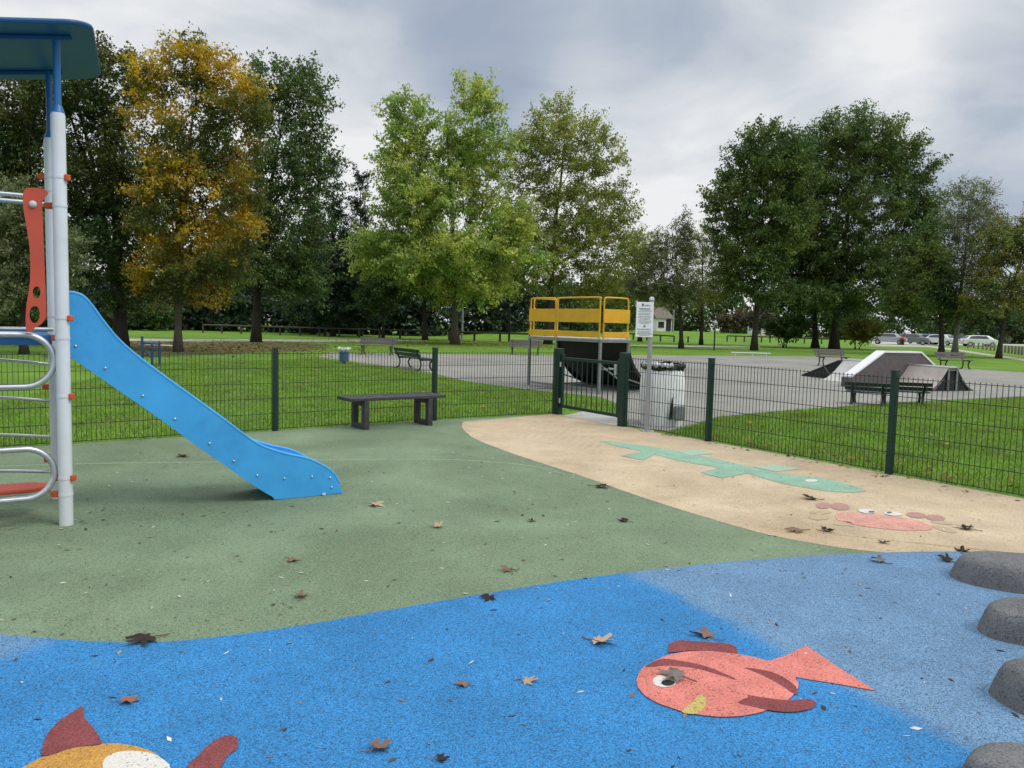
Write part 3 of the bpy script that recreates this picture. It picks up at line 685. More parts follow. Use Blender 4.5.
for a, b_ in ((0, 0), (0, qd-.04), (ql, 0), (ql-.02, qd-.04)):
    MB().bar(qp(a, b_, .02), qp(a, b_, qz-.072), .055, .055, up=tuple(qu)).build('deck_leg', 'steel_grey', r, bevel=.005)
m = MB(); m.bar(qp(.05, 0, .10), qp(ql-.05, 0, .10), .04, .04); m.bar(qp(0, .05, .55), qp(0, qd-.08, .55), .035, .035); m.bar(qp(0, qd-.03, .15), qp(0, .06, .62), .03, .03); m.build('brace', 'steel_grey', r)
arc = [(qd+1.75*(1-math.cos(R(k*78/14)))/(1-math.cos(R(78))) if False else qd+1.65*math.sin(R(90*k/14)), qz-.001-(qz-.02)*(1-math.cos(R(90*k/14)))) for k in range(15)]
# transition: steep at the coping, flat at the foot
arc = [(qd+1.6*(1-math.cos(R(90*k/14))), .02+(qz-.03)*(1-math.sin(R(90*k/14)))) for k in range(15)]
for a in (0.0, ql-.03):
    low_ = [(max(b_-.10, qd-.0), z-.10) if z > .11 else (b_, 0) for b_, z in arc]
    m = MB(); m.prism([qp(a, b_, z) for b_, z in arc]+[qp(a, b_, z) for b_, z in reversed([(qd+.0+(b_-qd)*.93, max(z-.09, 0)) for b_, z in arc])], qu*.03); m.build('side_panel', 'ramp_black', r)
    m = MB(); m.bar(qp(a+.015, qd+.02, .30), qp(a+.015, qd+1.05, .04), .03, .03); m.bar(qp(a+.015, qd+.02, .03), qp(a+.015, qd+1.5, .03), .03, .03); m.build('brace', 'steel_grey', r)
A = [qp(.03, b_, z+.0) for b_, z in arc]; B = [qp(ql-.03, b_, z) for b_, z in arc]
m = MB(); m.strip(A, B); m.strip([p-qv*.025-up(.02) for p in A[:-1]], [p-qv*.025-up(.02) for p in B[:-1]]); m.build('ramp_face', 'ramp_black', r, smooth=True)
MB().tube([qp(.0, qd+.01, qz), qp(ql, qd+.01, qz)], .025, 10).build('coping', 'silver', r, smooth=True)
def rail(pa, pb, name='guard_rail', split=None):
    d = (pb-pa).normalized(); n_ = Vector((-d.y, d.x, 0))
    fr = []
    m = MB(); m.tube(catmull([pa+up(.0), pa+up(.78), pa+up(.86)+d*.02, pa+d*.08+up(.9), pb-d*.08+up(.9), pb-d*.02+up(.86), pb+up(.78), pb+up(.0)], 4), .018, 10)
    o = m.build(name, 'yellow', r, smooth=True)
    m = MB(); m.bar(pa-d*.03+up(.50)-n_*.028, pb+d*.03+up(.50)-n_*.028, .012, .30); m.build('board', 'yellow', o, bevel=.004)
    m = MB(); m.bar(pa-d*.03+up(.085)-n_*.028, pb+d*.03+up(.085)-n_*.028, .012, .13); m.build('kick_board', 'yellow', o, bevel=.004)
z_ = up(qz+.014)
rail(qp(ql, .02, 0)+z_, qp(1.52, .02, 0)+z_); rail(qp(1.45, .02, 0)+z_, qp(.06, .02, 0)+z_)
rail(qp(.02, .10, 0)+z_, qp(.02, qd-.06, 0)+z_); rail(qp(ql-.02, qd-.06, 0)+z_, qp(ql-.02, .10, 0)+z_)

# ------------------------------------------------------------------ skate funbox
FB = Vector((9.17, 20.8, 0)); fe = Vector((.94, .34, 0)).normalized(); fd = Vector((fe.y, -fe.x, 0))
r = root('skate_funbox', FB+fe*1.8, 'grey skate funbox with a dark raised middle and curved ramps at both sides', 'skate ramp')
fp = lambda a, b, z: FB+fe*a+fd*b+up(z)
prof = [(0, 0), (0, .26), (1.12, .95), (2.45, .95), (3.45, .26), (3.45, 0)]
bt_ = -.28
MB().prism([fp(a, 0, z) for a, z in prof], fd*-.03).build('side_panel', 'ramp_panel', r)
MB().prism([fp(a, bt_, z) for a, z in prof], fd*.03).build('side_panel', 'ramp_panel', r)
tp2 = prof[1:-1]
for i, (p, q) in enumerate(zip(tp2[:-1], tp2[1:])):
    m = MB(); m.prism([fp(p[0], .02, p[1]+.003), fp(q[0], .02, q[1]+.003), fp(q[0], bt_-.02, q[1]+.003), fp(p[0], bt_-.02, p[1]+.003)], (0, 0, .05)); m.build('top_board', 'ramp_white', r)
m = MB(); m.prism([fp(-.02, .02, 0), fp(-.02, bt_-.02, 0), fp(-.02, bt_-.02, .27), fp(-.02, .02, .27)], -fe*.02); m.build('end_panel', 'ramp_panel', r)
def spine(sc, b0, b1, mat, h=.62, run=.92, flat=.42):
    cv = [(run*(math.sin(R(90*k/12))), h*(1-math.cos(R(90*k/12)))+.012) for k in range(13)]
    prof_ = [(sc-flat/2-run+x*1.0, z) for x, z in [(run*(k/12), h*((k/12)**1.75)+.012) for k in range(13)]]
    right = [(2*sc-a, z) for a, z in reversed(prof_)]
    for L_, nm in ((prof_, 'curved_ramp'), (right, 'curved_ramp')):
        m = MB(); m.strip([fp(a, b0, z) for a, z in L_], [fp(a, b1, z) for a, z in L_]); m.strip([fp(a, b0, z-.012) for a, z in L_], [fp(a, b1, z-.012) for a, z in L_]); m.build(nm, mat, r, smooth=True)
    m = MB(); m.prism([fp(sc-flat/2, b0, h-.012), fp(sc+flat/2, b0, h-.012), fp(sc+flat/2, b1, h-.012), fp(sc-flat/2, b1, h-.012)], (0, 0, .026)); m.build('top_board', mat, r)
    for s_ in (-1, 1):
        MB().tube([fp(sc+s_*flat/2, b0, h+.01), fp(sc+s_*flat/2, b1, h+.01)], .022, 8).build('coping', 'silver', r, smooth=True)
    be_ = b1 if abs(b1) > abs(b0) else b0
    ins = -.02 if be_ > 0 else .02
    MB().prism([fp(a, be_+ins, max(z-.02, 0)) for a, z in prof_+right]+[fp(right[-1][0], be_+ins, 0), fp(prof_[0][0], be_+ins, 0)], fd*(-.012 if be_ > 0 else .012)).build('end_panel', 'ramp_black', r)
    m = MB(); e_ = be_+(.004 if be_ > 0 else -.004)
    for a in (sc-flat/2, sc+flat/2): m.bar(fp(a, e_, .02), fp(a, e_, h-.03), .05, .03)
    m.bar(fp(sc-flat/2-.03, e_, h-.06), fp(sc+flat/2+.03, e_, h-.06), .04, .03)
    m.bar(fp(sc-flat/2-.5, e_, .02), fp(sc-flat/2-.16, e_, h*.52), .035, .02); m.bar(fp(sc+flat/2+.5, e_, .02), fp(sc+flat/2+.16, e_, h*.52), .035, .02)
    m.build('end_frame', 'steel_grey', r)
spine(2.16, .012, 1.3, 'ramp_brown', run=.70, flat=.30)
spine(2.3, -.31, -2.6, 'ramp_skin', run=.85, flat=.30)
# side wedge at the far end
m = MB(); m.prism([fp(2.0, -2.62, .60), fp(2.0, -2.62, 0), fp(2.0, -4.25, 0), fp(2.0, -4.25, .02)], fe*.75); m.build('bank_ramp', 'ramp_black', r)
m = MB(); m.prism([fp(1.98, -2.62, .603), fp(1.98, -4.27, .022), fp(2.77, -4.27, .022), fp(2.77, -2.62, .603)], (0, 0, .02)); m.build('bank_board', 'ramp_panel', r)
MB().bar(fp(1.985, -3.2, .36), fp(1.985, -2.85, .06), .03, .02).build('brace', 'steel_grey', r)

# ------------------------------------------------------------------ park benches
def park_bench(loc, rz, label, L=1.6, slat='slat_brown', leg='iron', arms=False, bh=.72, inset=.18):
    r = root('park_bench', loc, label, 'bench', 'park benches round the asphalt', rz, local=True)
    m = MB()
    for k in range(3): m.box((0, -.20+.15*k, .40), (L, .13, .035))
    m.build('seat', slat, r, bevel=.006)
    m = MB(); tm = Matrix.Rotation(R(-14), 3, 'X')
    m.box((0, .24, .52), (L, .03, .12), tm); m.box((0, .275, .66), (L, .03, .12), tm)
    m.build('backrest', slat, r, bevel=.006)
    for s_ in (-1, 1):
        x = s_*(L/2-inset); m = MB()
        m.tube(catmull([(x, -.27, .0), (x, -.20, .06), (x, -.15, .22), (x, -.24, .375)], 4), .028, 8)
        m.tube(catmull([(x, .27, .0), (x, .18, .06), (x, .14, .22), (x, .18, .40), (x, .255, .52), (x, .29, .70)], 4), .026, 8)
        m.bar((x, -.26, .36), (x, .19, .36), .04, .035); m.bar((x, -.33, .012), (x, -.20, .012), .05, .022); m.bar((x, .2, .012), (x, .33, .012), .05, .022)
        if arms: m.tube(catmull([(x, .24, .58), (x, .0, .60), (x, -.25, .60), (x, -.32, .54)], 4), .022, 8)
        m.build('leg', leg, r, smooth=True)
    return r
park_bench(G(377, 354.8), R(-4), 'weathered brown bench on the grass just left of the dark bench by the left path')
B1, B2 = G(404, 367.5), G(425, 371)
bdv = (B2-B1); pb = park_bench((B1+B2)/2+Vector((0, .0, 0)), math.atan2(bdv.y, bdv.x)+math.pi, 'dark slatted bench set at an angle beside the asphalt, behind the fence post', L=max(1.5, bdv.length+.35), slat='slat_green', arms=False, inset=.17); pb.scale = (1, 1, .9)
park_bench(G(525, 355), R(-4), 'weathered brown bench beyond the asphalt, just left of the quarter pipe deck')
park_bench(G(832, 366), R(8), 'grey brown bench under the large dark trees behind the funbox left ramp', L=1.4)
park_bench(G(954, 369), R(12), 'grey brown bench on the grass to the right of the funbox top', L=1.5)
pb = park_bench(G(868, 404.6), R(180-32), 'short dark bench seen from behind on the grass edge left of the fence post', L=.86, slat='slat_green', arms=True, inset=.14); pb.scale = (1, 1, .66)
pb = park_bench(G(907.5, 403.8), R(180-16), 'short dark bench seen from behind on the grass edge right of the fence post', L=.80, slat='slat_green', arms=False, inset=.14); pb.scale = (1, 1, .66)

# ------------------------------------------------------------------ small things on the lawn
p = G(344, 364)
r = root('litter_bin', p, 'small blue slatted litter bin with pale bag rim on the left lawn', 'litter bin')
MB().lathe(p, [(.05, 0), (.05, .08)], 12).build('stand', 'iron', r)
m = MB()
for k in range(16):
    a = 2*math.pi*k/16; q = p+Vector((.14*math.cos(a), .14*math.sin(a), 0)); m.bar(q+up(.08), q*1+up(.5), .042, .012, up=(math.cos(a), math.sin(a), 0))
m.lathe(p, [(.128, .08), (.128, .49)], 16); m.build('body', 'bin_blue', r)
n = 28; vs = []; fs = []
for i, (rr, z) in enumerate(((.15, .42), (.215, .50), (.2, .55), (.12, .54))):
    for k in range(n):
        a = 2*math.pi*k/n; q = rr*(1+(.10 if i in (0, 1) else .03)*math.sin(k*2.4)); vs.append(p+Vector((q*math.cos(a), q*math.sin(a), z+.018*math.sin(k*1.7))))
for i in range(3):
    for k in range(n): fs.append((i*n+k, i*n+(k+1) % n, (i+1)*n+(k+1) % n, (i+1)*n+k))
MB().add(vs, fs).build('bag_rim', 'plastic_clear', r, smooth=True)
# blue exercise frame
p = G(150, 366)
r = root('exercise_frame', p, 'blue tube exercise frame on the lawn behind the slide', 'exercise frame')
ex = Vector((.96, .28, 0)).normalized(); ey = Vector((-ex.y, ex.x, 0))
a1_ = p-ex*.2; a2_ = p+ex*.26
for q, h_ in ((a1_, .86), (a2_, .68), (a2_-ex*.2, .66)): MB().tube([q, q+up(h_)], .035, 12).build('upright', 'frame_blue', r, smooth=True)
MB().tube([a1_+up(.68), a2_+up(.64)], .028, 10).build('cross_bar', 'frame_blue', r, smooth=True)
MB().tube([a1_+up(.62)+ex*.1, a2_+ex*.35+up(.60)], .018, 10).build('handle_bar', 'silver', r, smooth=True)
MB().bar(a1_+ex*.05+up(.45), a2_-ex*.2+up(.22), .12, .03).build('pedal_arm', 'frame_blue', r, bevel=.006)
MB().tube([a1_+up(.3), a2_+up(.3)-ex*.02], .018, 10).build('cross_bar', 'frame_blue', r, smooth=True)
# no entry / prohibition sign on a dark post
p = D(325, 335, 67); p.z = 0
r = root('road_sign', p, 'two round red and white prohibition signs stacked on a dark post by the timber rail', 'sign')
MB().bar(p, p+up(2.75), .22, .14).build('post', 'dark_post', r, bevel=.01)
for z in (3.55, 2.98):
    m = MB(); c = p+up(z)+Vector((0, -.09, 0)); m.prism([c+Vector((.25*math.cos(R(k*15)), 0, .25*math.sin(R(k*15)))) for k in range(24)], (0, .03, 0)); o = m.build('sign_plate', 'sign_red', r)
    m = MB(); c = p+up(z)+Vector((0, -.095, 0)); m.prism([c+Vector((.17*math.cos(R(k*15)), 0, .17*math.sin(R(k*15)))) for k in range(24)], (0, .004, 0)); m.build('sign_face', 'sign_white', o)
    MB().bar(p+up(z)+Vector((-.06, -.1, 0)), p+up(z)+Vector((.06, -.1, 0)), .005, .07).build('sign_mark', 'ink_dark', o)
MB().box(p+up(2.6)+Vector((0, -.09, 0)), (.34, .02, .22)).build('sub_plate', 'sign_white', r)
# timber rails and posts
def timber_rail(pts, label, posts, h=.7, group='low timber rails across the park', top=True, mat='wood_rail'):
    r = root('timber_rail', pts[0], label, 'rail', group)
    if top:
        for a, b_ in zip(pts[:-1], pts[1:]):
            m = MB(); m.tube([a+up(h), b_+up(h)], .075, 8); m.build('rail', mat, r, smooth=True)
    n_ = len(posts)
    for q in posts:
        m = MB(); m.tube([q, q+up(h-.02)], .085, 8); m.build('post', mat, r, smooth=True)
    return r
def along(pts, step):
    out = []
    for a, b_ in zip(pts[:-1], pts[1:]):
        n_ = max(1, round((b_-a).length/step)); out += [a+(b_-a)*k/n_ for k in range(n_)]
    return out+[pts[-1]]
def flat(px, py, Y): q = D(px, py, Y); q.z = hgt(q.x, q.y); return q
pl = [flat(203, 333, 68), flat(300, 334, 66), flat(400, 335, 64), flat(500, 336, 62), flat(530, 336, 62)]
timber_rail(pl, 'long low timber rail in front of the dark wood on the left', along(pl, 2.0))
pl = [flat(606, 341, 80), flat(674, 342, 80)]; timber_rail(pl, 'short dark timber rail on the lawn behind the notice board', along(pl, 1.5), h=.62)
pl = [flat(727, 343, 88), flat(830, 344, 88)]; timber_rail(pl, 'dark timber rail on the lawn behind the large trees', along(pl, 1.0), h=.66)
p = flat(688, 343, 78); r = tag(MB().tube([p, p+up(.62), p+up(.66)], [.08, .08, .05], 10).build('bollard', 'dark_post', smooth=True), 'single dark bollard on the lawn right of the short timber rail', 'bollard')
b0 = None
for k in range(15):
    q = G(968+54*(k/14)**.85, 348+7.2*(k/14))
    m = None
    if b0 is None:
        m = MB(); m.tube([Vector((0, 0, 0)), up(.62), up(.68)], [.10, .10, .06], 8); b0 = m.build('bollard', 'wood_pale', smooth=True); o = b0
    else: o = b0.copy(); COL.objects.link(o)
    o.location = q; tag(o, 'grey wooden bollard in the row between the side path and the car park', 'bollard', 'wooden bollards along the side path')
# low grind rail
a, b_ = G(731, 358.5), G(770, 359.5)
r = root('grind_rail', (a+b_)/2, 'low pale grind rail on the far side of the asphalt', 'skate rail')
MB().tube([a+up(.3), b_+up(.3)], .035, 10).build('rail', 'rail_pale', r, smooth=True)
for k in (.1, .55, .9): q = a+(b_-a)*k; MB().tube([q, q+up(.28)], .022, 8).build('leg', 'rail_pale', r, smooth=True)
# lantern post, poles
p = G(714, 350.5)
r = root('lantern_post', p, 'slim black post with a pale lantern head between the far trees', 'lamp post')
MB().tube([p, p+up(1.7)], .05, 10).build('pole', 'dark_post', r, smooth=True); MB().lathe(p+up(1.7), [(.05, 0), (.16, .05), (.18, .2), (.03, .38)], 12).build('lantern', 'pole_grey', r, smooth=True)
p = flat(509, 342, 62); tag(MB().tube([p, p+up(2.8)], .09, 10).build('pole', 'dark_post', smooth=True), 'plain dark pole left of the quarter pipe', 'pole')
p = flat(462, 337, 66); tag(MB().tube([p, p+up(2.6)], .10, 10).build('pole', 'pole_grey', smooth=True), 'plain pale grey pole behind the bright green tree', 'pole')
p = flat(673, 331, 112); tag(MB().tube([p, p+up(3.4)], .12, 10).build('pole', 'pole_grey', smooth=True), 'plain grey pole in front of the white house', 'pole')
p = G(902, 345); r = root('litter_bin', p, 'dark litter bin with a reddish top by the parked cars', 'litter bin')
MB().lathe(p, [(.2, 0), (.24, .1), (.26, .7), (.24, .72)], 14).build('body', 'dark_post', r, smooth=True); MB().lathe(p+up(.72), [(.27, 0), (.28, .12), (.2, .25), (.05, .3)], 14).build('lid', 'sign_red', r, smooth=True)

# ------------------------------------------------------------------ rubber boulders on the right
def boulder(cx, cy, rx, ry, h, seed, label, rot):
    n = 40; vs = []; fs = []; prof = [(1.0, .0), (.985, .10), (.95, .35), (.905, .62), (.86, .80), (.79, .91), (.68, .965), (.45, .99), (.15, 1.0)]
    for i, (q, z) in enumerate(prof):
        for k in range(n):
            a = 2*math.pi*k/n; w_ = 1+.10*mnoise.noise(Vector((math.cos(a)*1.2+seed, math.sin(a)*1.2, 0)))
            x = rx*q*w_*math.cos(a); y = ry*q*w_*math.sin(a)
            zz = h*z*(1+.10*mnoise.noise(Vector((x*2.2+seed, y*2.2, 1))))-.004
            vs.append((cx+x*math.cos(rot)-y*math.sin(rot), cy+x*math.sin(rot)+y*math.cos(rot), zz+.0135))
    m_ = len(prof)
    for i in range(m_-1):
        for k in range(n): fs.append((i*n+k, i*n+(k+1) % n, (i+1)*n+(k+1) % n, (i+1)*n+k))
    fs.append(tuple((m_-1)*n+k for k in range(n)))
    o = MB().add(vs, fs).build('rubber_boulder', 'rubber_grey', smooth=True)
    tag(o, label, 'play boulder', 'grey rubber boulders on the blue surface')
p = G(957, 574); boulder(p.x+.27, p.y-.16, .37, .24, .15, 1.3, 'low grey rubber boulder farthest back, touching the beige edge', -.12)
p = G(985, 624); boulder(p.x+.22, p.y-.17, .34, .20, .155, 4.1, 'grey rubber boulder second from the back along the right edge', -.12)
p = G(996, 690); boulder(p.x+.23, p.y-.18, .32, .19, .16, 7.7, 'grey rubber boulder third from the back along the right edge', -.25)
p = G(970, 772); boulder(p.x+.15, p.y-.14, .26, .16, .12, 9.2, 'nearest grey rubber boulder, cut by the lower right corner', -.1)

# ------------------------------------------------------------------ fallen leaves
def leaf_mesh(seed, name='fallen_leaf'):
    rnd = random.Random(seed); n = 60; ring = []
    lob = [0, 52, -52, 105, -105]
    for k in range(n):
        a = -180+360*k/n; rr = .40
        for l_, w_, hgt_ in zip(lob, (32, 28, 28, 24, 24), (1.0, .9, .9, .66, .66)):
            d = abs((a-l_+180) % 360-180); rr = max(rr, hgt_*max(0, 1-d/w_)**.75+.0, .45*math.exp(-(d/40)**2))
        rr *= 1+.10*math.sin(k*2.1+seed)+.05*rnd.uniform(-1, 1)
        if abs(abs(a)-180) < 22: rr *= .55
        ring.append((a, rr))
    cu, cv, tw = rnd.uniform(.02, .30), rnd.uniform(-.15, .22), rnd.uniform(-.2, .2)
    def bend(x, y): return .06+cu*y*y+cv*x*x*.6+tw*x*y+.07*math.sin(x*5+seed)+.05*math.sin(y*6+seed*2)
    vs = [(0, 0, bend(0, 0))]; fs = []
    for f_ in (.35, .7, 1.0):
        for a, rr in ring:
            x = rr*f_*math.cos(R(a)); y = rr*f_*math.sin(R(a)); vs.append((x, y, bend(x, y)+(.04*math.cos(R(a*5)) if f_ > .5 else 0)))
    for k in range(n):
        k2 = (k+1) % n; fs.append((0, 1+k, 1+k2))
        for j in (0, 1): fs.append((1+j*n+k, 1+j*n+k2, 1+(j+1)*n+k2, 1+(j+1)*n+k))
    st = MB().tube(catmull([(0, 0, .05), (-.35, .02, .08), (-.7, .10, .06), (-1.0, .26*rnd.choice((-1, 1)), .10)], 4), [.03]*12+[.022], 6)
    mn = min(v[2] for v in vs); vs = [(x, y, z-mn) for x, y, z in vs]
    b_ = MB().add(vs, fs); return b_, st
def leafm(name, c): return leaf_mat(name, [mul(c, .7), c, mul(c, 1.25)], patch=30, trans=.12, gloss=False, vary=.4)
LM = {'tan': leafm('leaf_tan', (.42, .29, .19)), 'brown': leafm('leaf_brown', (.21, .13, .09)), 'red': leafm('leaf_russet', (.30, .13, .08)), 'dark': leafm('leaf_dark', (.045, .032, .026)), 'grey': leafm('leaf_grey', (.17, .15, .135))}
LEAVES = [
 (146, 640, .10, 'dark', 'dark curled leaf on the edge between green and blue, lower left'), (126, 702, .055, 'red', 'small russet leaf on the blue above the ochre fish'),
 (377, 750, .055, 'brown', 'brown leaf on the blue at the bottom, left of centre'), (527, 681, .052, 'tan', 'flat pale tan leaf with pointed lobes on open blue'),
 (599, 642, .085, 'tan', 'tan leaf with a long stem, left above the coral fish'), (706, 636, .085, 'brown', 'curled brown leaf at the back fin of the coral fish'),
 (677, 677, .085, 'grey', 'grey dry leaf lying over the eye of the coral fish'), (489, 598, .06, 'dark', 'small dark curled leaf standing on the blue edge at the centre'),
 (301, 597, .065, 'brown', 'brown leaf on the green close to the blue edge, left of centre'), (509, 570, .065, 'brown', 'thin brown leaf on the green just behind the blue edge'),
 (438, 527, .065, 'tan', 'small tan leaf in the middle of the green'), (374, 505, .09, 'tan', 'pale tan leaf on the green just right of the slide foot'),
 (600, 487, .10, 'dark', 'dark upright curled leaf on the green near the beige edge'), (625, 521, .07, 'dark', 'small dark leaf on the green, right of centre'),
 (532, 521, .045, 'dark', 'tiny dark leaf on the open green'), (292, 560, .055, 'brown', 'small brown leaf on the green below the slide foot'),
 (182, 456, .11, 'brown', 'brown leaf on the green beneath the slide'), (812, 499, .10, 'dark', 'dark flat leaf between the crocodile and the crab'),
 (797, 531, .085, 'brown', 'brown leaf on the green tip below the crab'), (826, 531, .065, 'dark', 'dark leaf on the beige just below the crab'),
 (968, 529, .10, 'dark', 'dark leaf with a stem on the beige right of the crab'), (962, 551, .08, 'dark', 'dark leaf at the beige edge behind the farthest boulder'),
 (948, 561, .07, 'dark', 'dark leaf touching the farthest boulder'), (880, 562, .07, 'grey', 'pale grey leaf on the blue below the crab'),
 (464, 685, .05, 'brown', 'narrow rolled brown leaf on the blue beside the pale tan leaf'), (884, 543, .05, 'dark', 'tiny dark leaf where green, beige and blue meet'),
 (440, 760, .03, 'dark', 'tiny dark scrap of leaf at the bottom edge of the blue')]
protos = {}
for i, (x, y, s_, c, lab) in enumerate(LEAVES):
    sh = i % 6
    b_, st = leaf_mesh(sh+1)
    o = b_.build('fallen_leaf', LM[c], smooth=True)
    z = .0135
    if 640 < x < 720 and y > 650: z = .020
    o.location = G(x, y, z+.001); o.rotation_euler = (random.uniform(-.06, .06), random.uniform(-.06, .06), random.uniform(0, 6.28) if i != 4 else R(-20)); o.scale = (s_*1.15*random.uniform(.85, 1.1), s_*1.15*random.uniform(.8, 1.1), s_*1.15*random.uniform(.7, 1.5))
    tag(o, lab, 'leaf', 'fallen leaves on the play surface')
    s2 = st.build('stem', LM['brown'], o)
# crumbs of bark and leaf on the rubber
rng = np.random.default_rng(5)
def scatter_cards(pts, size, mat, name, label, flatness=.25, cat=None, aspect=(.25, .9)):
    n = len(pts); a = rng.uniform(0, 2*np.pi, n); u = np.stack([np.cos(a), np.sin(a), rng.normal(0, flatness, n)], 1); v = np.stack([-np.sin(a), np.cos(a), rng.normal(0, flatness, n)], 1)
    s = size[0]+(size[1]-size[0])*rng.random(n)**2; s = s[:, None]; w = s*rng.uniform(aspect[0], aspect[1], n)[:, None]
    vs = np.stack([pts-u*s, pts+v*w*.8-u*s*.2, pts+u*s, pts-v*w+u*s*.15], 1).reshape(-1, 3)
    vs[:, 2] = np.maximum(vs[:, 2], np.repeat(pts[:, 2]-.001, 4))
    f = np.arange(4*n).reshape(-1, 4); o = np_mesh(name, vs, f, mat); tag(o, label, cat, kind='stuff'); return o
pts = []
while len(pts) < 2600:
    x, y = rng.uniform(-4.6, 4.6), 1.2+7.5*rng.random()
    pts.append((x, y, .0155))
for k in range(120): pts.append((PN.x-.1+rng.normal(0, .45), PN.y+rng.normal(-.0, .35), .018))
for q0, q1, n_ in ((FQ1, FQ3, 170), (FP4, FL0, 140)):
    for k in range(n_): t_k = rng.random(); q = q0+(q1-q0)*t_k; pts.append((q.x+rng.normal(0, .08), q.y-.08+rng.normal(0, .08), .02))
scatter_cards(np.array(pts), (.004, .024), 'chips', 'bark_crumbs', 'crumbs of bark and broken leaf over the rubber', .12, 'debris', (.12, .6))
# leaf litter under the trees
pts = np.stack([rng.normal(-14, 3.8, 3800), rng.normal(37, 4.5, 3800), np.full(3800, .02)], 1)
scatter_cards(pts, (.05, .11), 'litter', 'leaf_litter', 'brown leaf litter under the autumn trees', .3, 'leaf litter')
pts = np.stack([rng.normal(-3.6, 5.5, 2600), rng.normal(54, 5, 2600), np.full(2600, .02)], 1)
scatter_cards(pts, (.05, .12), 'litter_yellow', 'yellow_leaf_litter', 'yellow leaves on the grass under the bright green tree', .3, 'leaf litter')
lawn_pts = np.stack([rng.uniform(-9, 15, 900), rng.uniform(7.5, 30, 900), np.full(900, .045)], 1)
pl2 = []
for k in range(260):
    q = FQ1+(FQ4-FQ1)*rng.random(); pl2.append((q.x+.05+abs(rng.normal(0, .22)), q.y+.04+abs(rng.normal(0, .2)), .05))
for k in range(60):
    q = FQ1+(FQ4-FQ1)*rng.random(); pl2.append((q.x-abs(rng.normal(0, .12)), q.y-abs(rng.normal(0, .12)), .016))
scatter_cards(np.array(pl2), (.02, .05), 'litter', 'fence_leaves', 'brown leaves caught along the foot of the right fence', .4, 'leaf litter')
# lawn blades
def inpoly(P, poly):
    x, y = P[:, 0], P[:, 1]; ins = np.zeros(len(P), bool); n = len(poly)
    for i in range(n):
        x1, y1 = poly[i][:2]; x2, y2 = poly[(i+1) % n][:2]
        c = ((y1 > y) != (y2 > y)) & (x < (x2-x1)*(y-y1)/((y2-y1) or 1e-9)+x1); ins ^= c
    return ins
def blades(poly, dens, ln, wd, label, name='lawn_grass'):
    P = np.array([[p[0], p[1]] for p in poly]); lo, hi = P.min(0), P.max(0); n = int((hi-lo).prod()*dens)
    q = rng.uniform(lo, hi, (n, 2)); q = q[inpoly(q, [tuple(p) for p in P])]; n = len(q)
    # clumpy length and density
    k = np.sin(q[:, 0]*2.1+np.sin(q[:, 1]*1.3)*2)*np.sin(q[:, 1]*1.7+np.sin(q[:, 0]*.9)*2)
    L = (ln*(.7+.6*rng.random(n))*(1+.35*k))[:, None]
    a = rng.uniform(0, 2*np.pi, n); w = np.stack([np.cos(a), np.sin(a), 0*a], 1)*wd
    lean = rng.normal(0, .45, (n, 2)); base = np.concatenate([q, np.zeros((n, 1))], 1); tip = base+np.concatenate([lean, np.ones((n, 1))], 1)*L
    vs = np.stack([base-w, base+w, tip], 1).reshape(-1, 3); o = np_mesh(name, vs, np.arange(3*n).reshape(-1, 3), 'blade')
    return tag(o, label, 'grass', kind='stuff')
off = Vector((.02, .12, 0))
lawnL = [FP4+off, FP3+off, FP2+off, FP1+off, FL0+off, G(558, 393), G(524, 390), G(470, 383), G(432, 375), G(372, 366), G(318, 359), G(200, 362), G(60, 366), FP4+Vector((-3, 12, 0))]
blades([tuple(p) for p in lawnL], 800, .045, .006, 'short grass on the lawn behind the left fence')
lawnR = [FQ1+Vector((.08, .06, 0)), FQ2+Vector((.08, .06, 0)), FQ3+Vector((.1, .06, 0)), FQ4+Vector((2, 0, 0)), G(1130, 392), G(1024, 398), G(938, 401.5), G(853, 407), G(780, 412), G(716, 418.5), G(690, 427), G(660, 436.2)]
blades([tuple(p) for p in lawnR], 1100, .05, .006, 'short grass on the lawn behind the right fence')
lawn_pts = lawn_pts[inpoly(lawn_pts, [tuple(p) for p in lawnL]) | inpoly(lawn_pts, [tuple(p) for p in lawnR])]
scatter_cards(lawn_pts, (.03, .07), 'litter_yellow', 'lawn_leaves', 'pale fallen leaves scattered over the lawns', .3, 'leaf litter')
blades([tuple(p) for p in [G(564, 412), G(592, 409), G(622, 415), G(622, 407), G(600, 398.5), G(560, 394)]], 700, .06, .007, 'short grass strip behind the gate')

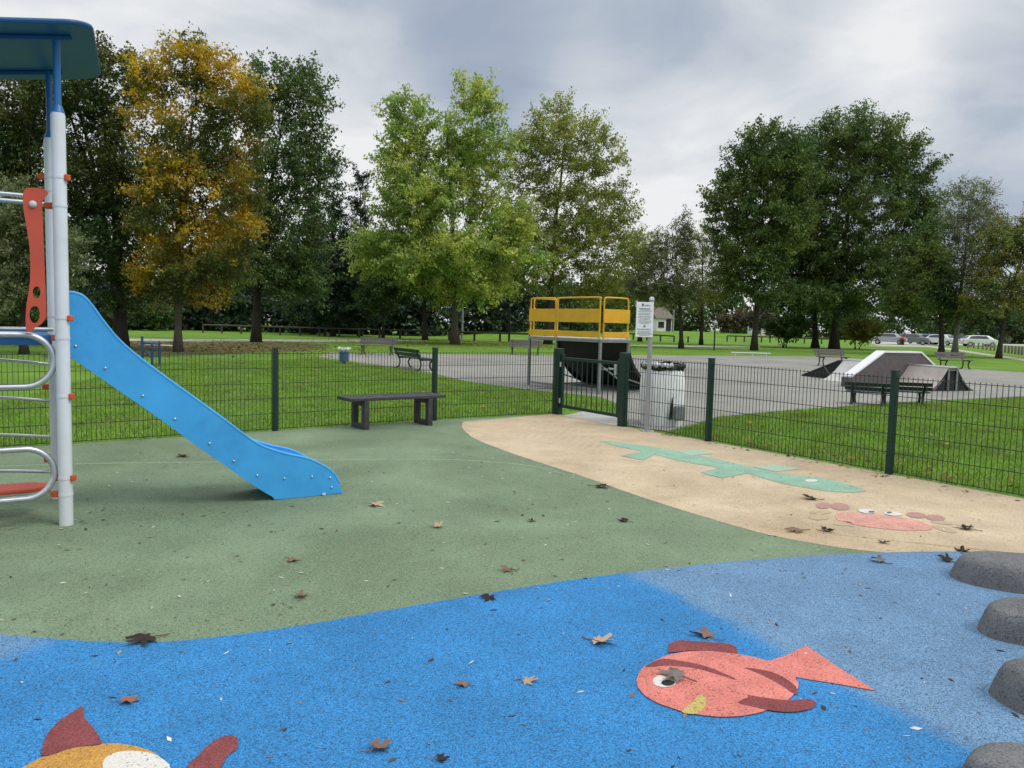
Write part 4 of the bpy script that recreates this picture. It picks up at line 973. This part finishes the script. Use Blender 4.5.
# ------------------------------------------------------------------ trees
def unit(v): return v/np.maximum(np.linalg.norm(v, axis=1, keepdims=True), 1e-9)
def tree(base, lobes, label, leaf, bark='bark', trunk=.2, Y=None, nclump=120, nleaf=30160, size=0.134, cr=1.0, upw=.6, low=None, seed=1, name='tree', group='park trees round the playground', stems=1, depth=.9, spread=.55, cat='tree', droop=0.0, flat_=.74):
    rg = np.random.default_rng(seed)
    if Y is None: p0 = G(*base)
    else: p0 = flat(base[0], base[1], Y)
    Yb = p0.y; sc = Yb/F
    r = root(name, p0, label, cat, group)
    LB = []
    for cx, cy, rx, ry in lobes:
        c = D(cx, cy, Yb); LB.append((np.array(c), rx*sc*1.0, ry*sc*1.0))
    vol = np.array([a*b*a for _, a, b in LB]); vol = vol**.8; vol /= vol.sum()
    cs = []; tries = 0
    mn = cr*.62
    while len(cs) < nclump and tries < nclump*60:
        tries += 1; k = rg.choice(len(LB), p=vol); c, rx, ry = LB[k]
        d = rg.normal(size=3); d /= np.linalg.norm(d); q = rg.random()**.42
        rx2 = max(rx-cr*.55, rx*.3); ry2 = max(ry-cr*.55, ry*.3)
        p = c+d*np.array([rx2, rx2*depth, ry2])*q
        if p[2] < p0.z+.25: continue
        if cs and np.min(np.linalg.norm((np.array(cs)-p)*np.array([1, 1, 1.5]), axis=1)) < mn*(.7+.5*(tries < nclump*30)): continue
        cs.append(p)
    cs = np.array(cs)
    zmax = cs[:, 2].max(); ztop = p0.z+(zmax-p0.z)*.93
    axis_top = np.array([np.average(cs[:, 0]), np.average(cs[:, 1]), 0])
    top_xy = cs[cs[:, 2] > p0.z+(zmax-p0.z)*.6][:, :2].mean(0) if (cs[:, 2] > p0.z+(zmax-p0.z)*.6).any() else axis_top[:2]
    b0 = np.array(p0)
    low = low if low is not None else cs[:, 2].min()-.3
    mb = MB(); limbs = []
    for s_ in range(stems):
        st0 = b0+np.array([rg.normal(0, .25), rg.normal(0, .2), 0])*(stems > 1)
        lean = rg.normal(0, 1.6, 2)*(stems > 1)
        npts = 12; pts = []
        for k in range(npts):
            t = k/(npts-1); xy = st0[:2]+(top_xy+lean-st0[:2])*(t**1.7)+rg.normal(0, .05*(zmax-p0.z)/8, 2)*t*(1-t)*2
            pts.append(np.array([xy[0], xy[1], p0.z-.05+(ztop-p0.z+.05)*t]))
        tr = trunk/(stems**.4)
        rs = [tr*(1.45 if k == 0 else 1.0)*(1-.90*(k/(npts-1))**.9) for k in range(npts)]
        mb.tube([Vector(p) for p in pts], rs, 10); limbs.append((np.array(pts), rs))
    tp_ = np.concatenate([l[0] for l in limbs]); tr_ = np.concatenate([l[1] for l in limbs])
    # main limbs towards a few spread clumps, then boughs to the others
    order = rg.permutation(len(cs)); nm = min(len(cs), 14+len(cs)//14)
    pool = tp_.copy(); poolr = tr_.copy()
    def link(c, big):
        nonlocal pool, poolr
        ok = (pool[:, 2] < c[2]-.1) & (pool[:, 2] > low-1.2)
        hd = np.linalg.norm(pool[:, :2]-c[:2], axis=1); dz = c[2]-pool[:, 2]
        cost = np.abs(dz-hd*spread*1.6)*.8+hd+np.where(ok, 0, 60)
        i = int(np.argmin(cost)); a = pool[i]; L = np.linalg.norm(c-a)
        ra = min(poolr[i]*.7, (.018+.016*L) if big else (.012+.008*L)); n_ = 6
        mid = (a+c)/2+np.array([0, 0, (-.08 if upw > .3 else .12)*L])+rg.normal(0, .05*L, 3)
        pts = [a*(1-t)**2+mid*2*t*(1-t)+c*t*t for t in np.linspace(0, 1, n_)]
        rs = list(np.linspace(ra, max(.008, ra*.25), n_)); mb.tube([Vector(p) for p in pts], rs, 5, caps=False)
        pool = np.concatenate([pool, np.array(pts[1:])]); poolr = np.concatenate([poolr, np.array(rs[1:])])
    for i in order[:nm]: link(cs[i], True)
    for i in order[nm:]: link(cs[i], False)
    # twigs and leaves
    nt = 8; C = np.repeat(cs, nt, 0); n = len(C)
    outw = C-np.array([top_xy[0], top_xy[1], (zmax+cs[:, 2].min())/2]); outw[:, 2] *= .4; outw = unit(outw)
    dirs = outw*.55+np.array([0, 0, upw-droop])+rg.normal(0, .75, (n, 3)); dirs[:, 2] *= flat_; dirs = unit(dirs)
    Ls = cr*rg.uniform(.55, 1.35, n)
    tips = C+dirs*Ls[:, None]
    wv = unit(np.cross(dirs, rg.normal(size=(n, 3)))); w2 = np.cross(dirs, wv); tr3 = .006+.002*cr
    ring = [wv*tr3, (-.5*wv+.87*w2)*tr3, (-.5*wv-.87*w2)*tr3]
    tv = np.concatenate([np.stack([C+q for q in ring], 1).reshape(-1, 3), np.stack([tips+q*.4 for q in ring], 1).reshape(-1, 3)])
    ii = np.arange(n)*3; o_ = 3*n
    tf = np.concatenate([np.stack([ii+a, ii+b, ii+b+o_, ii+a+o_], 1) for a, b in ((0, 1), (1, 2), (2, 0))])
    trk = mb.build('trunk', bark, r, smooth=True)
    # append twigs to trunk mesh through one numpy mesh joined by data
    me = trk.data; v0 = np.empty(len(me.vertices)*3, np.float32); me.vertices.foreach_get('co', v0); v0 = v0.reshape(-1, 3)
    faces = [tuple(p.vertices) for p in me.polygons]
    nv = len(v0); allv = [tuple(x) for x in v0]+[tuple(x) for x in (tv-np.array(org(r)))]
    allf = faces+[tuple(int(q)+nv for q in x) for x in tf]
    m2 = bpy.data.meshes.new('trunk'); m2.from_pydata(allv, [], allf); m2.materials.append(M[bark]); m2.update()
    for p in m2.polygons: p.use_smooth = True
    trk.data = m2; bpy.data.meshes.remove(me)
    N_ = nleaf; wt = Ls/Ls.sum(); idx = rg.choice(n, N_, p=wt); t = (rg.uniform(.02, 1.0, N_)**.7*1.08)[:, None]
    cl_rand = rg.random(len(cs))
    pos = C[idx]+dirs[idx]*Ls[idx][:, None]*t+rg.normal(0, 1, (N_, 3))*np.array([.13, .13, .10])*cr+np.array([0, 0, -droop*.25])*t*t*cr
    ax = unit(dirs[idx]*.5+rg.normal(0, .8, (N_, 3))+np.array([0, 0, -.35])); nr = unit(rg.normal(0, .7, (N_, 3))+np.array([0, 0, .7]))
    bx = unit(np.cross(nr, ax)); s = (size*rg.uniform(.6, 1.35, N_))[:, None]
    vs = np.stack([pos-ax*s*.55, pos+bx*s*.36-ax*s*.08, pos+ax*s*.6, pos-bx*s*.36-ax*s*.08], 1).reshape(-1, 3)
    keep = np.repeat((pos[:, 2] > p0.z+.06), 4); vs = vs[keep]
    np_mesh('crown', vs, np.arange(len(vs)).reshape(-1, 4), leaf, r)
    return r
dg = lambda k=1: [(.022*k, .045*k, .012*k), (.034*k, .066*k, .016*k), (.05*k, .085*k, .02*k)]
M['lf_dark'] = leaf_mat('leaves_dark_green', dg(1.5), [(.04, .075, .015), (.06, .10, .02), (.085, .12, .03)], .35, .3)
M['lf_dark_yellow'] = leaf_mat('leaves_dark_yellowing', dg(1.35), [(.045, .07, .014), (.085, .10, .02), (.15, .13, .02)], .28, .3)
M['lf_autumn'] = leaf_mat('leaves_autumn', [(.05, .085, .018), (.085, .12, .022), (.13, .14, .03), (.07, .10, .022)], [(.36, .26, .03), (.54, .38, .038), (.60, .41, .042), (.44, .25, .038)], .5, .42, thr=(.47, .56))
M['lf_green'] = leaf_mat('leaves_mid_green', [(0.048, 0.098, 0.029), (0.073, 0.130, 0.035), (0.105, 0.163, 0.048)], [(0.073, 0.122, 0.033), (0.122, 0.179, 0.048), (0.179, 0.212, 0.057)], .4, .35)
M['lf_bright'] = leaf_mat('leaves_yellow_green', [(0.225, 0.324, 0.067), (0.342, 0.432, 0.092), (0.474, 0.504, 0.122), (0.580, 0.552, 0.153)], [(0.146, 0.252, 0.061), (0.225, 0.336, 0.080), (0.342, 0.432, 0.108)], .4, .45)
M['lf_olive'] = leaf_mat('leaves_olive', [(0.155, 0.214, 0.046), (0.244, 0.277, 0.059), (0.332, 0.327, 0.070), (0.265, 0.214, 0.059)], [(0.132, 0.201, 0.046), (0.210, 0.277, 0.065), (0.376, 0.378, 0.093)], .4, .4)
M['lf_grey'] = leaf_mat('leaves_grey_green', [(0.110, 0.147, 0.064), (0.166, 0.202, 0.091), (0.220, 0.239, 0.110)], [(0.091, 0.129, 0.054), (0.147, 0.175, 0.074), (0.239, 0.229, 0.091)], .5, .35)
M['lf_conifer'] = leaf_mat('needles_dark', [(.014, .034, .016), (.022, .048, .02), (.034, .062, .026)], None, .4, .15)
M['lf_oak'] = leaf_mat('leaves_oak_dark', [(0.043, 0.085, 0.022), (0.068, 0.121, 0.029), (0.098, 0.156, 0.036)], [(0.090, 0.133, 0.032), (0.133, 0.178, 0.039), (0.178, 0.205, 0.049)], .3, .3)
M['lf_rust'] = leaf_mat('leaves_rust', [(.075, .05, .028), (.10, .07, .035), (.07, .08, .03)], None, .4, .3)
M['lf_gold'] = leaf_mat('leaves_gold_green', [(0.130, 0.154, 0.032), (0.211, 0.203, 0.041), (0.324, 0.259, 0.049)], [(0.082, 0.130, 0.032), (0.130, 0.179, 0.041), (0.194, 0.211, 0.049)], .45, .4)

tree((122, 348), [(60, 110, 62, 62), (5, 140, 60, 60), (108, 110, 34, 66), (118, 190, 46, 60), (50, 190, 70, 60), (110, 252, 54, 50), (120, 296, 40, 30), (-20, 240, 60, 60), (98, 72, 30, 34), (128, 80, 16, 40)], 'large dark green tree with several dark stems behind the white posts', 'lf_dark_yellow', 'bark_dark', .40, nclump=230, nleaf=86710, size=0.126, cr=1.05, seed=11, stems=4, low=2.0)
tree((24, 348), [(22, 235, 36, 58), (54, 262, 30, 46), (10, 285, 45, 36)], 'grey green bushy tree at the left edge behind the red panel', 'lf_grey', 'bark_dark', .14, Y=27, nclump=80, nleaf=28275, size=0.092, cr=.7, seed=12, low=.7)
tree((178, 352), [(200, 84, 38, 42), (152, 98, 30, 50), (176, 74, 22, 32), (234, 118, 36, 54), (216, 74, 22, 32), (246, 160, 22, 44), (192, 165, 54, 56), (176, 225, 48, 48), (228, 205, 36, 50), (190, 272, 52, 36), (232, 262, 28, 32), (156, 278, 26, 34), (218, 292, 26, 22)], 'autumn tree with orange and yellow leaves behind the slide', 'lf_autumn', 'bark', .155, nclump=215, nleaf=67860, size=0.105, cr=.85, seed=13, low=2.6)
tree((256, 342), [(268, 104, 28, 46), (302, 108, 28, 46), (286, 98, 30, 36), (322, 170, 18, 44), (292, 170, 38, 50), (268, 200, 44, 50), (300, 232, 34, 42), (255, 258, 52, 42), (290, 280, 40, 30), (245, 205, 20, 50)], 'tall narrow green tree right of the autumn tree', 'lf_green', 'bark_dark', .26, nclump=180, nleaf=64090, size=0.143, cr=1.15, seed=14, low=3.2)
tree((455, 344.5), [(413, 128, 28, 42), (405, 170, 36, 40), (474, 112, 32, 36), (468, 160, 46, 46), (430, 205, 66, 42), (388, 246, 42, 26), (505, 228, 42, 34), (450, 262, 88, 34), (530, 262, 24, 18), (372, 268, 26, 16), (460, 292, 60, 16)], 'bright yellow green tree standing in the centre of the park', 'lf_bright', 'bark', .27, nclump=250, nleaf=98020, size=0.168, cr=1.25, seed=15, low=3.0)
tree((548, 340), [(560, 142, 46, 46), (598, 172, 34, 46), (535, 150, 26, 48), (582, 232, 50, 46), (612, 236, 24, 42), (548, 265, 54, 38), (598, 284, 40, 26), (572, 195, 46, 40), (556, 228, 44, 34), (524, 200, 24, 50), (618, 205, 22, 42), (626, 250, 20, 42), (512, 250, 24, 40)], 'loose olive brown tree directly behind the yellow guard rails', 'lf_olive', 'bark_dark', .28, Y=58, nclump=190, nleaf=64090, size=0.151, cr=1.25, seed=16, low=3.5)
tree((681, 348.5), [(664, 262, 22, 34), (680, 246, 18, 32), (652, 288, 26, 22), (676, 292, 28, 20)], 'small thin grey green tree right of the notice board', 'lf_grey', 'bark_dark', .17, nclump=110, nleaf=24505, size=0.109, cr=.9, seed=17, low=2.4)
tree((701, 344.8), [(690, 258, 12, 34), (704, 254, 14, 34), (716, 282, 18, 26), (696, 298, 28, 16)], 'small thin olive tree just left of the big dark trees', 'lf_olive', 'bark_dark', .17, nclump=110, nleaf=24505, size=0.109, cr=.9, seed=18, low=2.6)
tree((754, 350.5), [(770, 166, 44, 40), (748, 170, 26, 34), (738, 205, 34, 36), (732, 240, 24, 34), (772, 225, 46, 44), (748, 262, 40, 34), (760, 290, 40, 18), (792, 190, 26, 34)], 'dark green tree on the left of the large group', 'lf_oak', 'bark_dark', .22, nclump=190, nleaf=67860, size=0.160, cr=1.2, seed=19, low=3.0)
tree((834, 349), [(854, 150, 54, 38), (822, 168, 40, 44), (892, 170, 42, 40), (914, 215, 30, 44), (848, 205, 64, 42), (906, 232, 28, 44), (812, 236, 40, 40), (860, 262, 66, 42), (830, 300, 60, 22), (892, 290, 40, 24), (798, 205, 30, 42), (916, 258, 22, 40), (805, 165, 24, 30), (908, 192, 26, 40), (880, 150, 24, 28), (800, 148, 18, 22)], 'largest dark green tree in the middle of the right group', 'lf_oak', 'bark_dark', .36, nclump=360, nleaf=120640, size=0.185, cr=1.4, seed=20, low=3.0)
tree((815, 348), [(800, 262, 34, 34), (790, 300, 34, 18), (815, 290, 30, 24)], 'smaller dark tree tucked in front left of the largest dark tree', 'lf_dark', 'bark_dark', .3, nclump=90, nleaf=30160, size=0.160, cr=1.15, seed=21, low=2.6)
tree((941, 356), [(926, 272, 26, 38), (908, 300, 26, 26), (944, 306, 22, 20), (930, 245, 16, 26)], 'dark green tree standing left of the birch', 'lf_oak', 'bark_dark', .2, nclump=100, nleaf=32045, size=0.134, cr=1.0, seed=22, low=2.4)
tree((954.6, 356), [(972, 200, 24, 22), (970, 228, 32, 34), (962, 265, 32, 34), (986, 250, 18, 26), (956, 300, 24, 18)], 'slender airy birch with pale trunk on the right', 'lf_grey', 'bark_birch', .2, nclump=150, nleaf=32045, size=0.101, cr=.95, seed=23, low=2.4, droop=.3)
tree((998.6, 358.5), [(1008, 252, 26, 32), (1000, 290, 34, 26), (1040, 250, 36, 42), (976, 306, 18, 18), (1040, 300, 30, 24)], 'yellowing green tree at the right edge', 'lf_gold', 'bark_dark', .17, nclump=140, nleaf=37700, size=0.118, cr=.95, seed=24, low=2.2)
def conifer(base, Y, topy, hw, label, seed):
    p0 = flat(base[0], base[1], Y); sc = Y/F; lob = []
    n = 7
    for k in range(n):
        t = k/(n-1); y = topy+(base[1]-28-topy)*t; lob.append((base[0], y, max(4, hw*(.18+.82*t)), 16+8*t))
    return tree(base, lob, label, 'lf_conifer', 'bark_dark', .2, Y=Y, nclump=110, nleaf=33930, size=0.168, cr=1.05, upw=.25, seed=seed, name='conifer_tree', group='dark conifers on the left', low=1.2)
conifer((333, 333), 66, 172, 30, 'dark pointed conifer right of the tall narrow tree', 31)
conifer((360, 333), 70, 186, 26, 'dark conifer close to the left of the bright green tree', 32)
conifer((312, 333), 72, 196, 26, 'dark conifer partly behind the tall narrow tree', 33)
tree((425, 338.5), [(418, 262, 34, 36), (400, 290, 32, 22), (440, 285, 30, 22)], 'dark green tree with a thin trunk behind the bright tree', 'lf_dark', 'bark_dark', .22, Y=62, nclump=90, nleaf=24505, size=0.168, cr=1.2, seed=34, low=3)
tree((383, 335), [(384, 268, 26, 34), (376, 300, 24, 18)], 'thin dark tree behind the left bench', 'lf_dark', 'bark_dark', .13, Y=64, nclump=60, nleaf=13050, size=0.168, cr=1.1, seed=35, low=3)
tree((640, 338), [(636, 258, 22, 30), (628, 290, 26, 24), (652, 300, 20, 14)], 'dim green tree behind the notice board', 'lf_olive', 'bark_dark', .2, Y=76, nclump=80, nleaf=14500, size=0.168, cr=1.2, seed=36, low=3)
def shrub(base, lobes, label, leaf, Y, seed, n=50, nl=8000, size=.16, cr=.8):
    return tree(base, lobes, label, leaf, 'bark_dark', .08, Y=Y, nclump=n, nleaf=nl, size=size, cr=cr, seed=seed, name='shrub', group='shrubs beyond the asphalt', low=.1, stems=3, cat='shrub')
shrub((786, 345), [(785, 331, 18, 12), (775, 326, 12, 8), (796, 326, 12, 9)], 'dark round shrub under the left of the large trees', 'lf_dark', 66, 41)
shrub((862, 344), [(862, 333, 14, 11), (852, 328, 8, 8), (872, 330, 9, 9)], 'yellow brown shrub right of the largest trunk', 'lf_gold', 68, 42)
shrub((735, 331), [(730, 323, 14, 8), (745, 321, 13, 8)], 'reddish brown shrub on the far bank', 'lf_rust', 112, 43, size=.26, cr=1.1)
shrub((760, 331), [(762, 322, 13, 9)], 'rusty low shrub beside the small white house', 'lf_rust', 116, 44, size=.26, cr=1.1)
shrub((312, 333), [(312, 318, 14, 12), (300, 322, 9, 8)], 'lighter green shrub behind the timber rail', 'lf_green', 74, 45)
shrub((150, 340), [(150, 318, 26, 16), (125, 322, 22, 14)], 'dark shrub behind the trunk of the autumn tree', 'lf_dark', 72, 46, n=70, nl=11000, size=.2, cr=1.0)
shrub((40, 340), [(40, 318, 40, 16), (0, 318, 40, 18)], 'dark wide shrub low at the left edge', 'lf_dark', 60, 47, n=80, nl=12000, size=.2, cr=1.0)
# far woods, one mass each
def wood(name, label, cols, n, size, mat, seed):
    rg = np.random.default_rng(seed); pos = []
    w_ = np.array([a*b for _, _, a, b in cols]); w_ /= w_.sum(); k = rg.choice(len(cols), n, p=w_)
    for i in range(len(cols)):
        m = (k == i).sum(); cx, cy, rx, hz = cols[i]
        nb = 26; bc2 = np.stack([rg.normal(0, .5, nb)*rx+cx, rg.normal(0, .35, nb)*rx+cy, rg.random(nb)**.8*hz], 1)
        j = rg.integers(0, nb, m); pos.append(bc2[j]+rg.normal(0, .22*min(rx, hz*.5), (m, 3)))
    pos = np.concatenate(pos); pos[:, 2] = np.abs(pos[:, 2])
    N_ = len(pos); ax = unit(rg.normal(0, 1, (N_, 3))); bx = unit(np.cross(ax, rg.normal(0, 1, (N_, 3)))); s = (size*rg.uniform(.6, 1.4, N_))[:, None]
    vs = np.stack([pos-ax*s*.55, pos+bx*s*.36, pos+ax*s*.6, pos-bx*s*.36], 1).reshape(-1, 3)
    o = np_mesh(name, vs, np.arange(len(vs)).reshape(-1, 4), mat); return tag(o, label, 'wood', kind='stuff')
rg = np.random.default_rng(77)
cols = [(x, 84+rg.uniform(-4, 8), rg.uniform(3.5, 5), rg.uniform(5, 9.5)) for x in np.arange(-66, 2, 3.4)]+[(x, 78, 2.6, 3.2) for x in np.arange(-60, -7, 3.0)]
wood('distant_wood', 'dark wood beyond the timber rail on the left', cols, 90000, .42, 'lf_conifer', 3)
cols = [(x, 95+rg.uniform(-3, 6)+max(0, x-4)*1.1, rg.uniform(3.5, 5), rg.uniform(4, 6.5)) for x in np.arange(0, 14, 3.4)]
wood('far_trees', 'dim trees behind the yellow guard rails', cols, 16000, .4, 'lf_dark', 4)
cols = [(x, 150+rg.uniform(-6, 12), rg.uniform(4, 6.5), rg.uniform(4, 8)) for x in np.arange(14, 130, 4.5)]
wood('far_hedge', 'dim line of trees along the far edge on the right', cols, 60000, .55, 'lf_dark', 5)

# ------------------------------------------------------------------ houses far away
def house(p, w, d, hw, rz, label, roof='tile_red'):
    r = root('house', p, label, 'house', None, rz, local=True)
    MB().box((0, 0, hw/2), (w, d, hw)).build('wall', 'wall_white', r)
    m = MB(); o_ = .3; rh = 1.8
    A_ = [(-w/2-o_, -d/2-o_, hw), (w/2+o_, -d/2-o_, hw), (w/2+o_, d/2+o_, hw), (-w/2-o_, d/2+o_, hw), (-w/2-o_, 0, hw+rh), (w/2+o_, 0, hw+rh)]
    m.add(A_, [(0, 1, 5, 4), (2, 3, 4, 5), (1, 2, 5), (3, 0, 4), (3, 2, 1, 0)]); m.build('roof', roof, r)
    for x in ((-w*.25, w*.25) if w > 4 else (-w*.22,)):
        o = MB().box((x, -d/2-.01, hw*.5), (1.2, .06, 1.1)).build('window', 'rail_pale', r); MB().box((x, -d/2-.05, hw*.5), (1.05, .03, .95)).build('pane', 'glass_dark', o)
    MB().box((0 if w > 4 else w*.28, -d/2-.02, 1.0), (.9, .08, 2.0)).build('door', 'car_dark', r)
p = flat(667, 331, 124); house(p+Vector((-1.0, 4, 0)), 2.8, 5, 2.1, R(20), 'small white house with a tiled roof half hidden by trees')
p = flat(768, 332, 126); house(p+Vector((0, 4, 0)), 3.5, 5, 2.4, R(-10), 'small white outbuilding behind the left dark tree')
p = flat(572, 326, 92); house(p+Vector((.4, 12, 0)), 4.5, 5, 2.2, R(10), 'white building glimpsed under the yellow guard rails')
p = G(990, 340.2); house(Vector((92, 152, 0)), 8, 8, 1.9, R(8), 'low building with a dark roof beyond the car park', roof='slat_green')

# ------------------------------------------------------------------ cars
def car(label, body, loc, rz):
    r = root('parked_car', loc, label, 'car', 'cars parked at the far car park', rz, local=True)
    prof = [(-2.05, .32), (-2.1, .55), (-2.02, .82), (-1.85, .92), (-1.5, .98), (-1.0, 1.36), (-.75, 1.44), (.55, 1.46), (1.35, 1.38), (1.85, .98), (2.05, .90), (2.1, .6), (2.05, .32)]
    def sec(x, z): return .84 if z < .95 else .84-.20*min(1, (z-.95)/.5)
    n = len(prof); vs = [(x, -sec(x, z), z) for x, z in prof]+[(x, sec(x, z), z) for x, z in prof]
    fs = [tuple(range(n)), tuple(range(2*n-1, n-1, -1))]+[(i, (i+1) % n, n+(i+1) % n, n+i) for i in range(n)]
    MB().add(vs, fs).build('body', body, r, bevel=.05)
    for s_ in (-1, 1):
        m = MB(); q = [(-.92, 1.0), (-.62, 1.38), (.5, 1.39), (1.25, 1.32), (1.5, 1.0)]
        m.prism([(x, s_*(sec(x, z)+.004), z) for x, z in q], (0, s_*.012, 0)); m.build('side_window', 'glass_dark', r)
    m = MB(); m.add([(-1.47, -.72, 1.01), (-1.02, -.6, 1.355), (-1.02, .6, 1.355), (-1.47, .72, 1.01)], [(0, 1, 2, 3)])
    for i, v in enumerate(m.v): m.v[i] = v+Vector((-.025, 0, .02))
    m.build('windscreen', 'glass_dark', r)
    m = MB(); m.add([(1.40, -.6, 1.34), (1.80, -.7, 1.03), (1.80, .7, 1.03), (1.40, .6, 1.34)], [(0, 1, 2, 3)])
    for i, v in enumerate(m.v): m.v[i] = v+Vector((.025, 0, .02))
    m.build('rear_window', 'glass_dark', r)
    for x in (-1.3, 1.3):
        for s_ in (-1, 1):
            o = MB().tube([(x, s_*.70, .31), (x, s_*.87, .31)], .31, 18).build('wheel', 'tyre', r, smooth=True); MB().tube([(x, s_*.872, .31), (x, s_*.885, .31)], .2, 14).build('rim', 'rim', o)
    for s_ in (-1, 1):
        MB().box((-2.08, s_*.6, .70), (.08, .35, .14)).build('headlight', 'lamp_clear', r, bevel=.02); MB().box((2.08, s_*.66, .78), (.08, .22, .16)).build('tail_light', 'lamp_red', r, bevel=.02)
    return r
for lab, bd_, px, Y, rz in (('silver car parked leftmost in the far car park', 'car_silver', 889, 100, 150), ('dark grey car parked next to the silver one', 'car_grey', 912, 102, 150),
    ('small white car parked right of the dark grey one', 'car_white', 922, 112, 110), ('pale blue car parked beside the dark tree trunk', 'car_blue', 930.5, 108, 105), ('white car half hidden behind the dark tree trunk', 'car_white', 942, 106, 120), ('white car beyond the wooden bollards', 'car_white', 979, 100, 170), ('dark car parked farther right behind the bollards', 'car_dark', 962, 122, 160)):
    p = D(px, 340, Y); p.z = .01; car(lab, bd_, p, R(rz))

# ------------------------------------------------------------------ light
AZ, EL = 112, 50
sun_v = Vector((math.sin(R(AZ))*math.cos(R(EL)), math.cos(R(AZ))*math.cos(R(EL)), math.sin(R(EL))))
sd_ = bpy.data.lights.new('sun', 'SUN'); sd_.energy = 1.5; sd_.angle = R(22); sd_.color = (1, .95, .88)
so_ = bpy.data.objects.new('sun', sd_); COL.objects.link(so_); so_.rotation_euler = (-sun_v).to_track_quat('-Z', 'Y').to_euler(); so_.location = (0, 0, 30)
W = bpy.data.worlds.new('World'); S.world = W; W.use_nodes = True; nt = W.node_tree; nt.nodes.clear(); L = nt.links.new
out = N(nt, 'ShaderNodeOutputWorld'); bg = N(nt, 'ShaderNodeBackground', Strength=.1); L(bg.outputs[0], out.inputs[0])
sky = N(nt, 'ShaderNodeTexSky', sky_type='NISHITA', sun_disc=False, sun_elevation=R(EL), sun_rotation=R(AZ))
tc = N(nt, 'ShaderNodeTexCoord'); gen = tc.outputs['Generated']
sep = N(nt, 'ShaderNodeSeparateXYZ'); L(gen, sep.inputs[0])
def MT(op, a, b=None):
    n = N(nt, 'ShaderNodeMath', operation=op)
    for i, v in enumerate((a, b)):
        if v is None: continue
        if isinstance(v, (int, float)): n.inputs[i].default_value = v
        else: L(v, n.inputs[i])
    return n.outputs[0]
zc = MT('ADD', MT('MAXIMUM', sep.outputs[2], 0.0), .22)
cx = MT('DIVIDE', sep.outputs[0], zc); cy = MT('DIVIDE', sep.outputs[1], zc)
cmb = N(nt, 'ShaderNodeCombineXYZ'); L(cx, cmb.inputs[0]); L(cy, cmb.inputs[1]); L(MT('MULTIPLY', sep.outputs[2], 2.0), cmb.inputs[2])
n1 = N(nt, 'ShaderNodeTexNoise', Scale=1.7, Detail=10.0, Roughness=.56, Distortion=.5); L(cmb.outputs[0], n1.inputs['Vector'])
val = MT('MULTIPLY_ADD', n1.outputs['Fac'], 1.55); val.node.inputs[2].default_value = -.22
def lobe(px, py, deg, wgt):
    global val
    d = ray(px, py).normalized()
    dp = N(nt, 'ShaderNodeVectorMath', operation='DOT_PRODUCT'); L(gen, dp.inputs[0]); dp.inputs[1].default_value = tuple(d)
    mr = N(nt, 'ShaderNodeMapRange', interpolation_type='SMOOTHSTEP'); mr.inputs[1].default_value = math.cos(R(deg)); mr.inputs[2].default_value = 1.0; L(dp.outputs['Value'], mr.inputs[0])
    val = MT('ADD', val, MT('MULTIPLY', mr.outputs[0], wgt))
for a in ((820, 15, 13, .40), (970, 50, 10, .26), (335, 205, 14, .70), (655, 215, 14, .72), (720, 110, 12, -.50), (560, 80, 13, -.34), (430, 50, 12, -.30), (960, 160, 13, -.46), (40, 0, 13, .26), (230, 20, 10, .10), (600, 150, 9, .22), (870, 85, 6, .22), (300, 130, 7, -.15)): lobe(*a)
hz_ = N(nt, 'ShaderNodeMapRange', interpolation_type='SMOOTHSTEP'); hz_.inputs[1].default_value = .04; hz_.inputs[2].default_value = .26; hz_.inputs[3].default_value = .30; hz_.inputs[4].default_value = 0.0; L(sep.outputs[2], hz_.inputs[0]); val = MT('ADD', val, hz_.outputs[0])
cr_ = ramp(nt, [(.0, (.37, .43, .54)), (.28, (.46, .52, .61)), (.6, (.64, .68, .725)), (.85, (.80, .82, .845)), (1.0, (.90, .91, .91))]); L(val, cr_.inputs[0])
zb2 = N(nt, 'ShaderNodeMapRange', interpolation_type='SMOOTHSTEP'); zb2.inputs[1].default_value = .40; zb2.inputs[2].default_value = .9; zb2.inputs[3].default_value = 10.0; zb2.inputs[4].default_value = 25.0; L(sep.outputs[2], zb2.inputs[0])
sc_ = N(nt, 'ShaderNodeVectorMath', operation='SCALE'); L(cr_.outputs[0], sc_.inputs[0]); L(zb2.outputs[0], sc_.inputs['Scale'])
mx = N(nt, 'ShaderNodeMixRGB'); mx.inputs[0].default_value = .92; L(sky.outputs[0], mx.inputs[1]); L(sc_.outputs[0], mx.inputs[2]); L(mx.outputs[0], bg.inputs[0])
vs_ = S.view_settings; vs_.view_transform = 'Standard'; vs_.look = 'None'; vs_.gamma = 1; vs_.exposure = 0.0
try: vs_.use_curve_mapping = False
except Exception: pass
S.render.filter_size = 1.0
S.cycles.max_bounces = 6; S.cycles.diffuse_bounces = 3; S.cycles.transmission_bounces = 4; S.cycles.transparent_max_bounces = 8
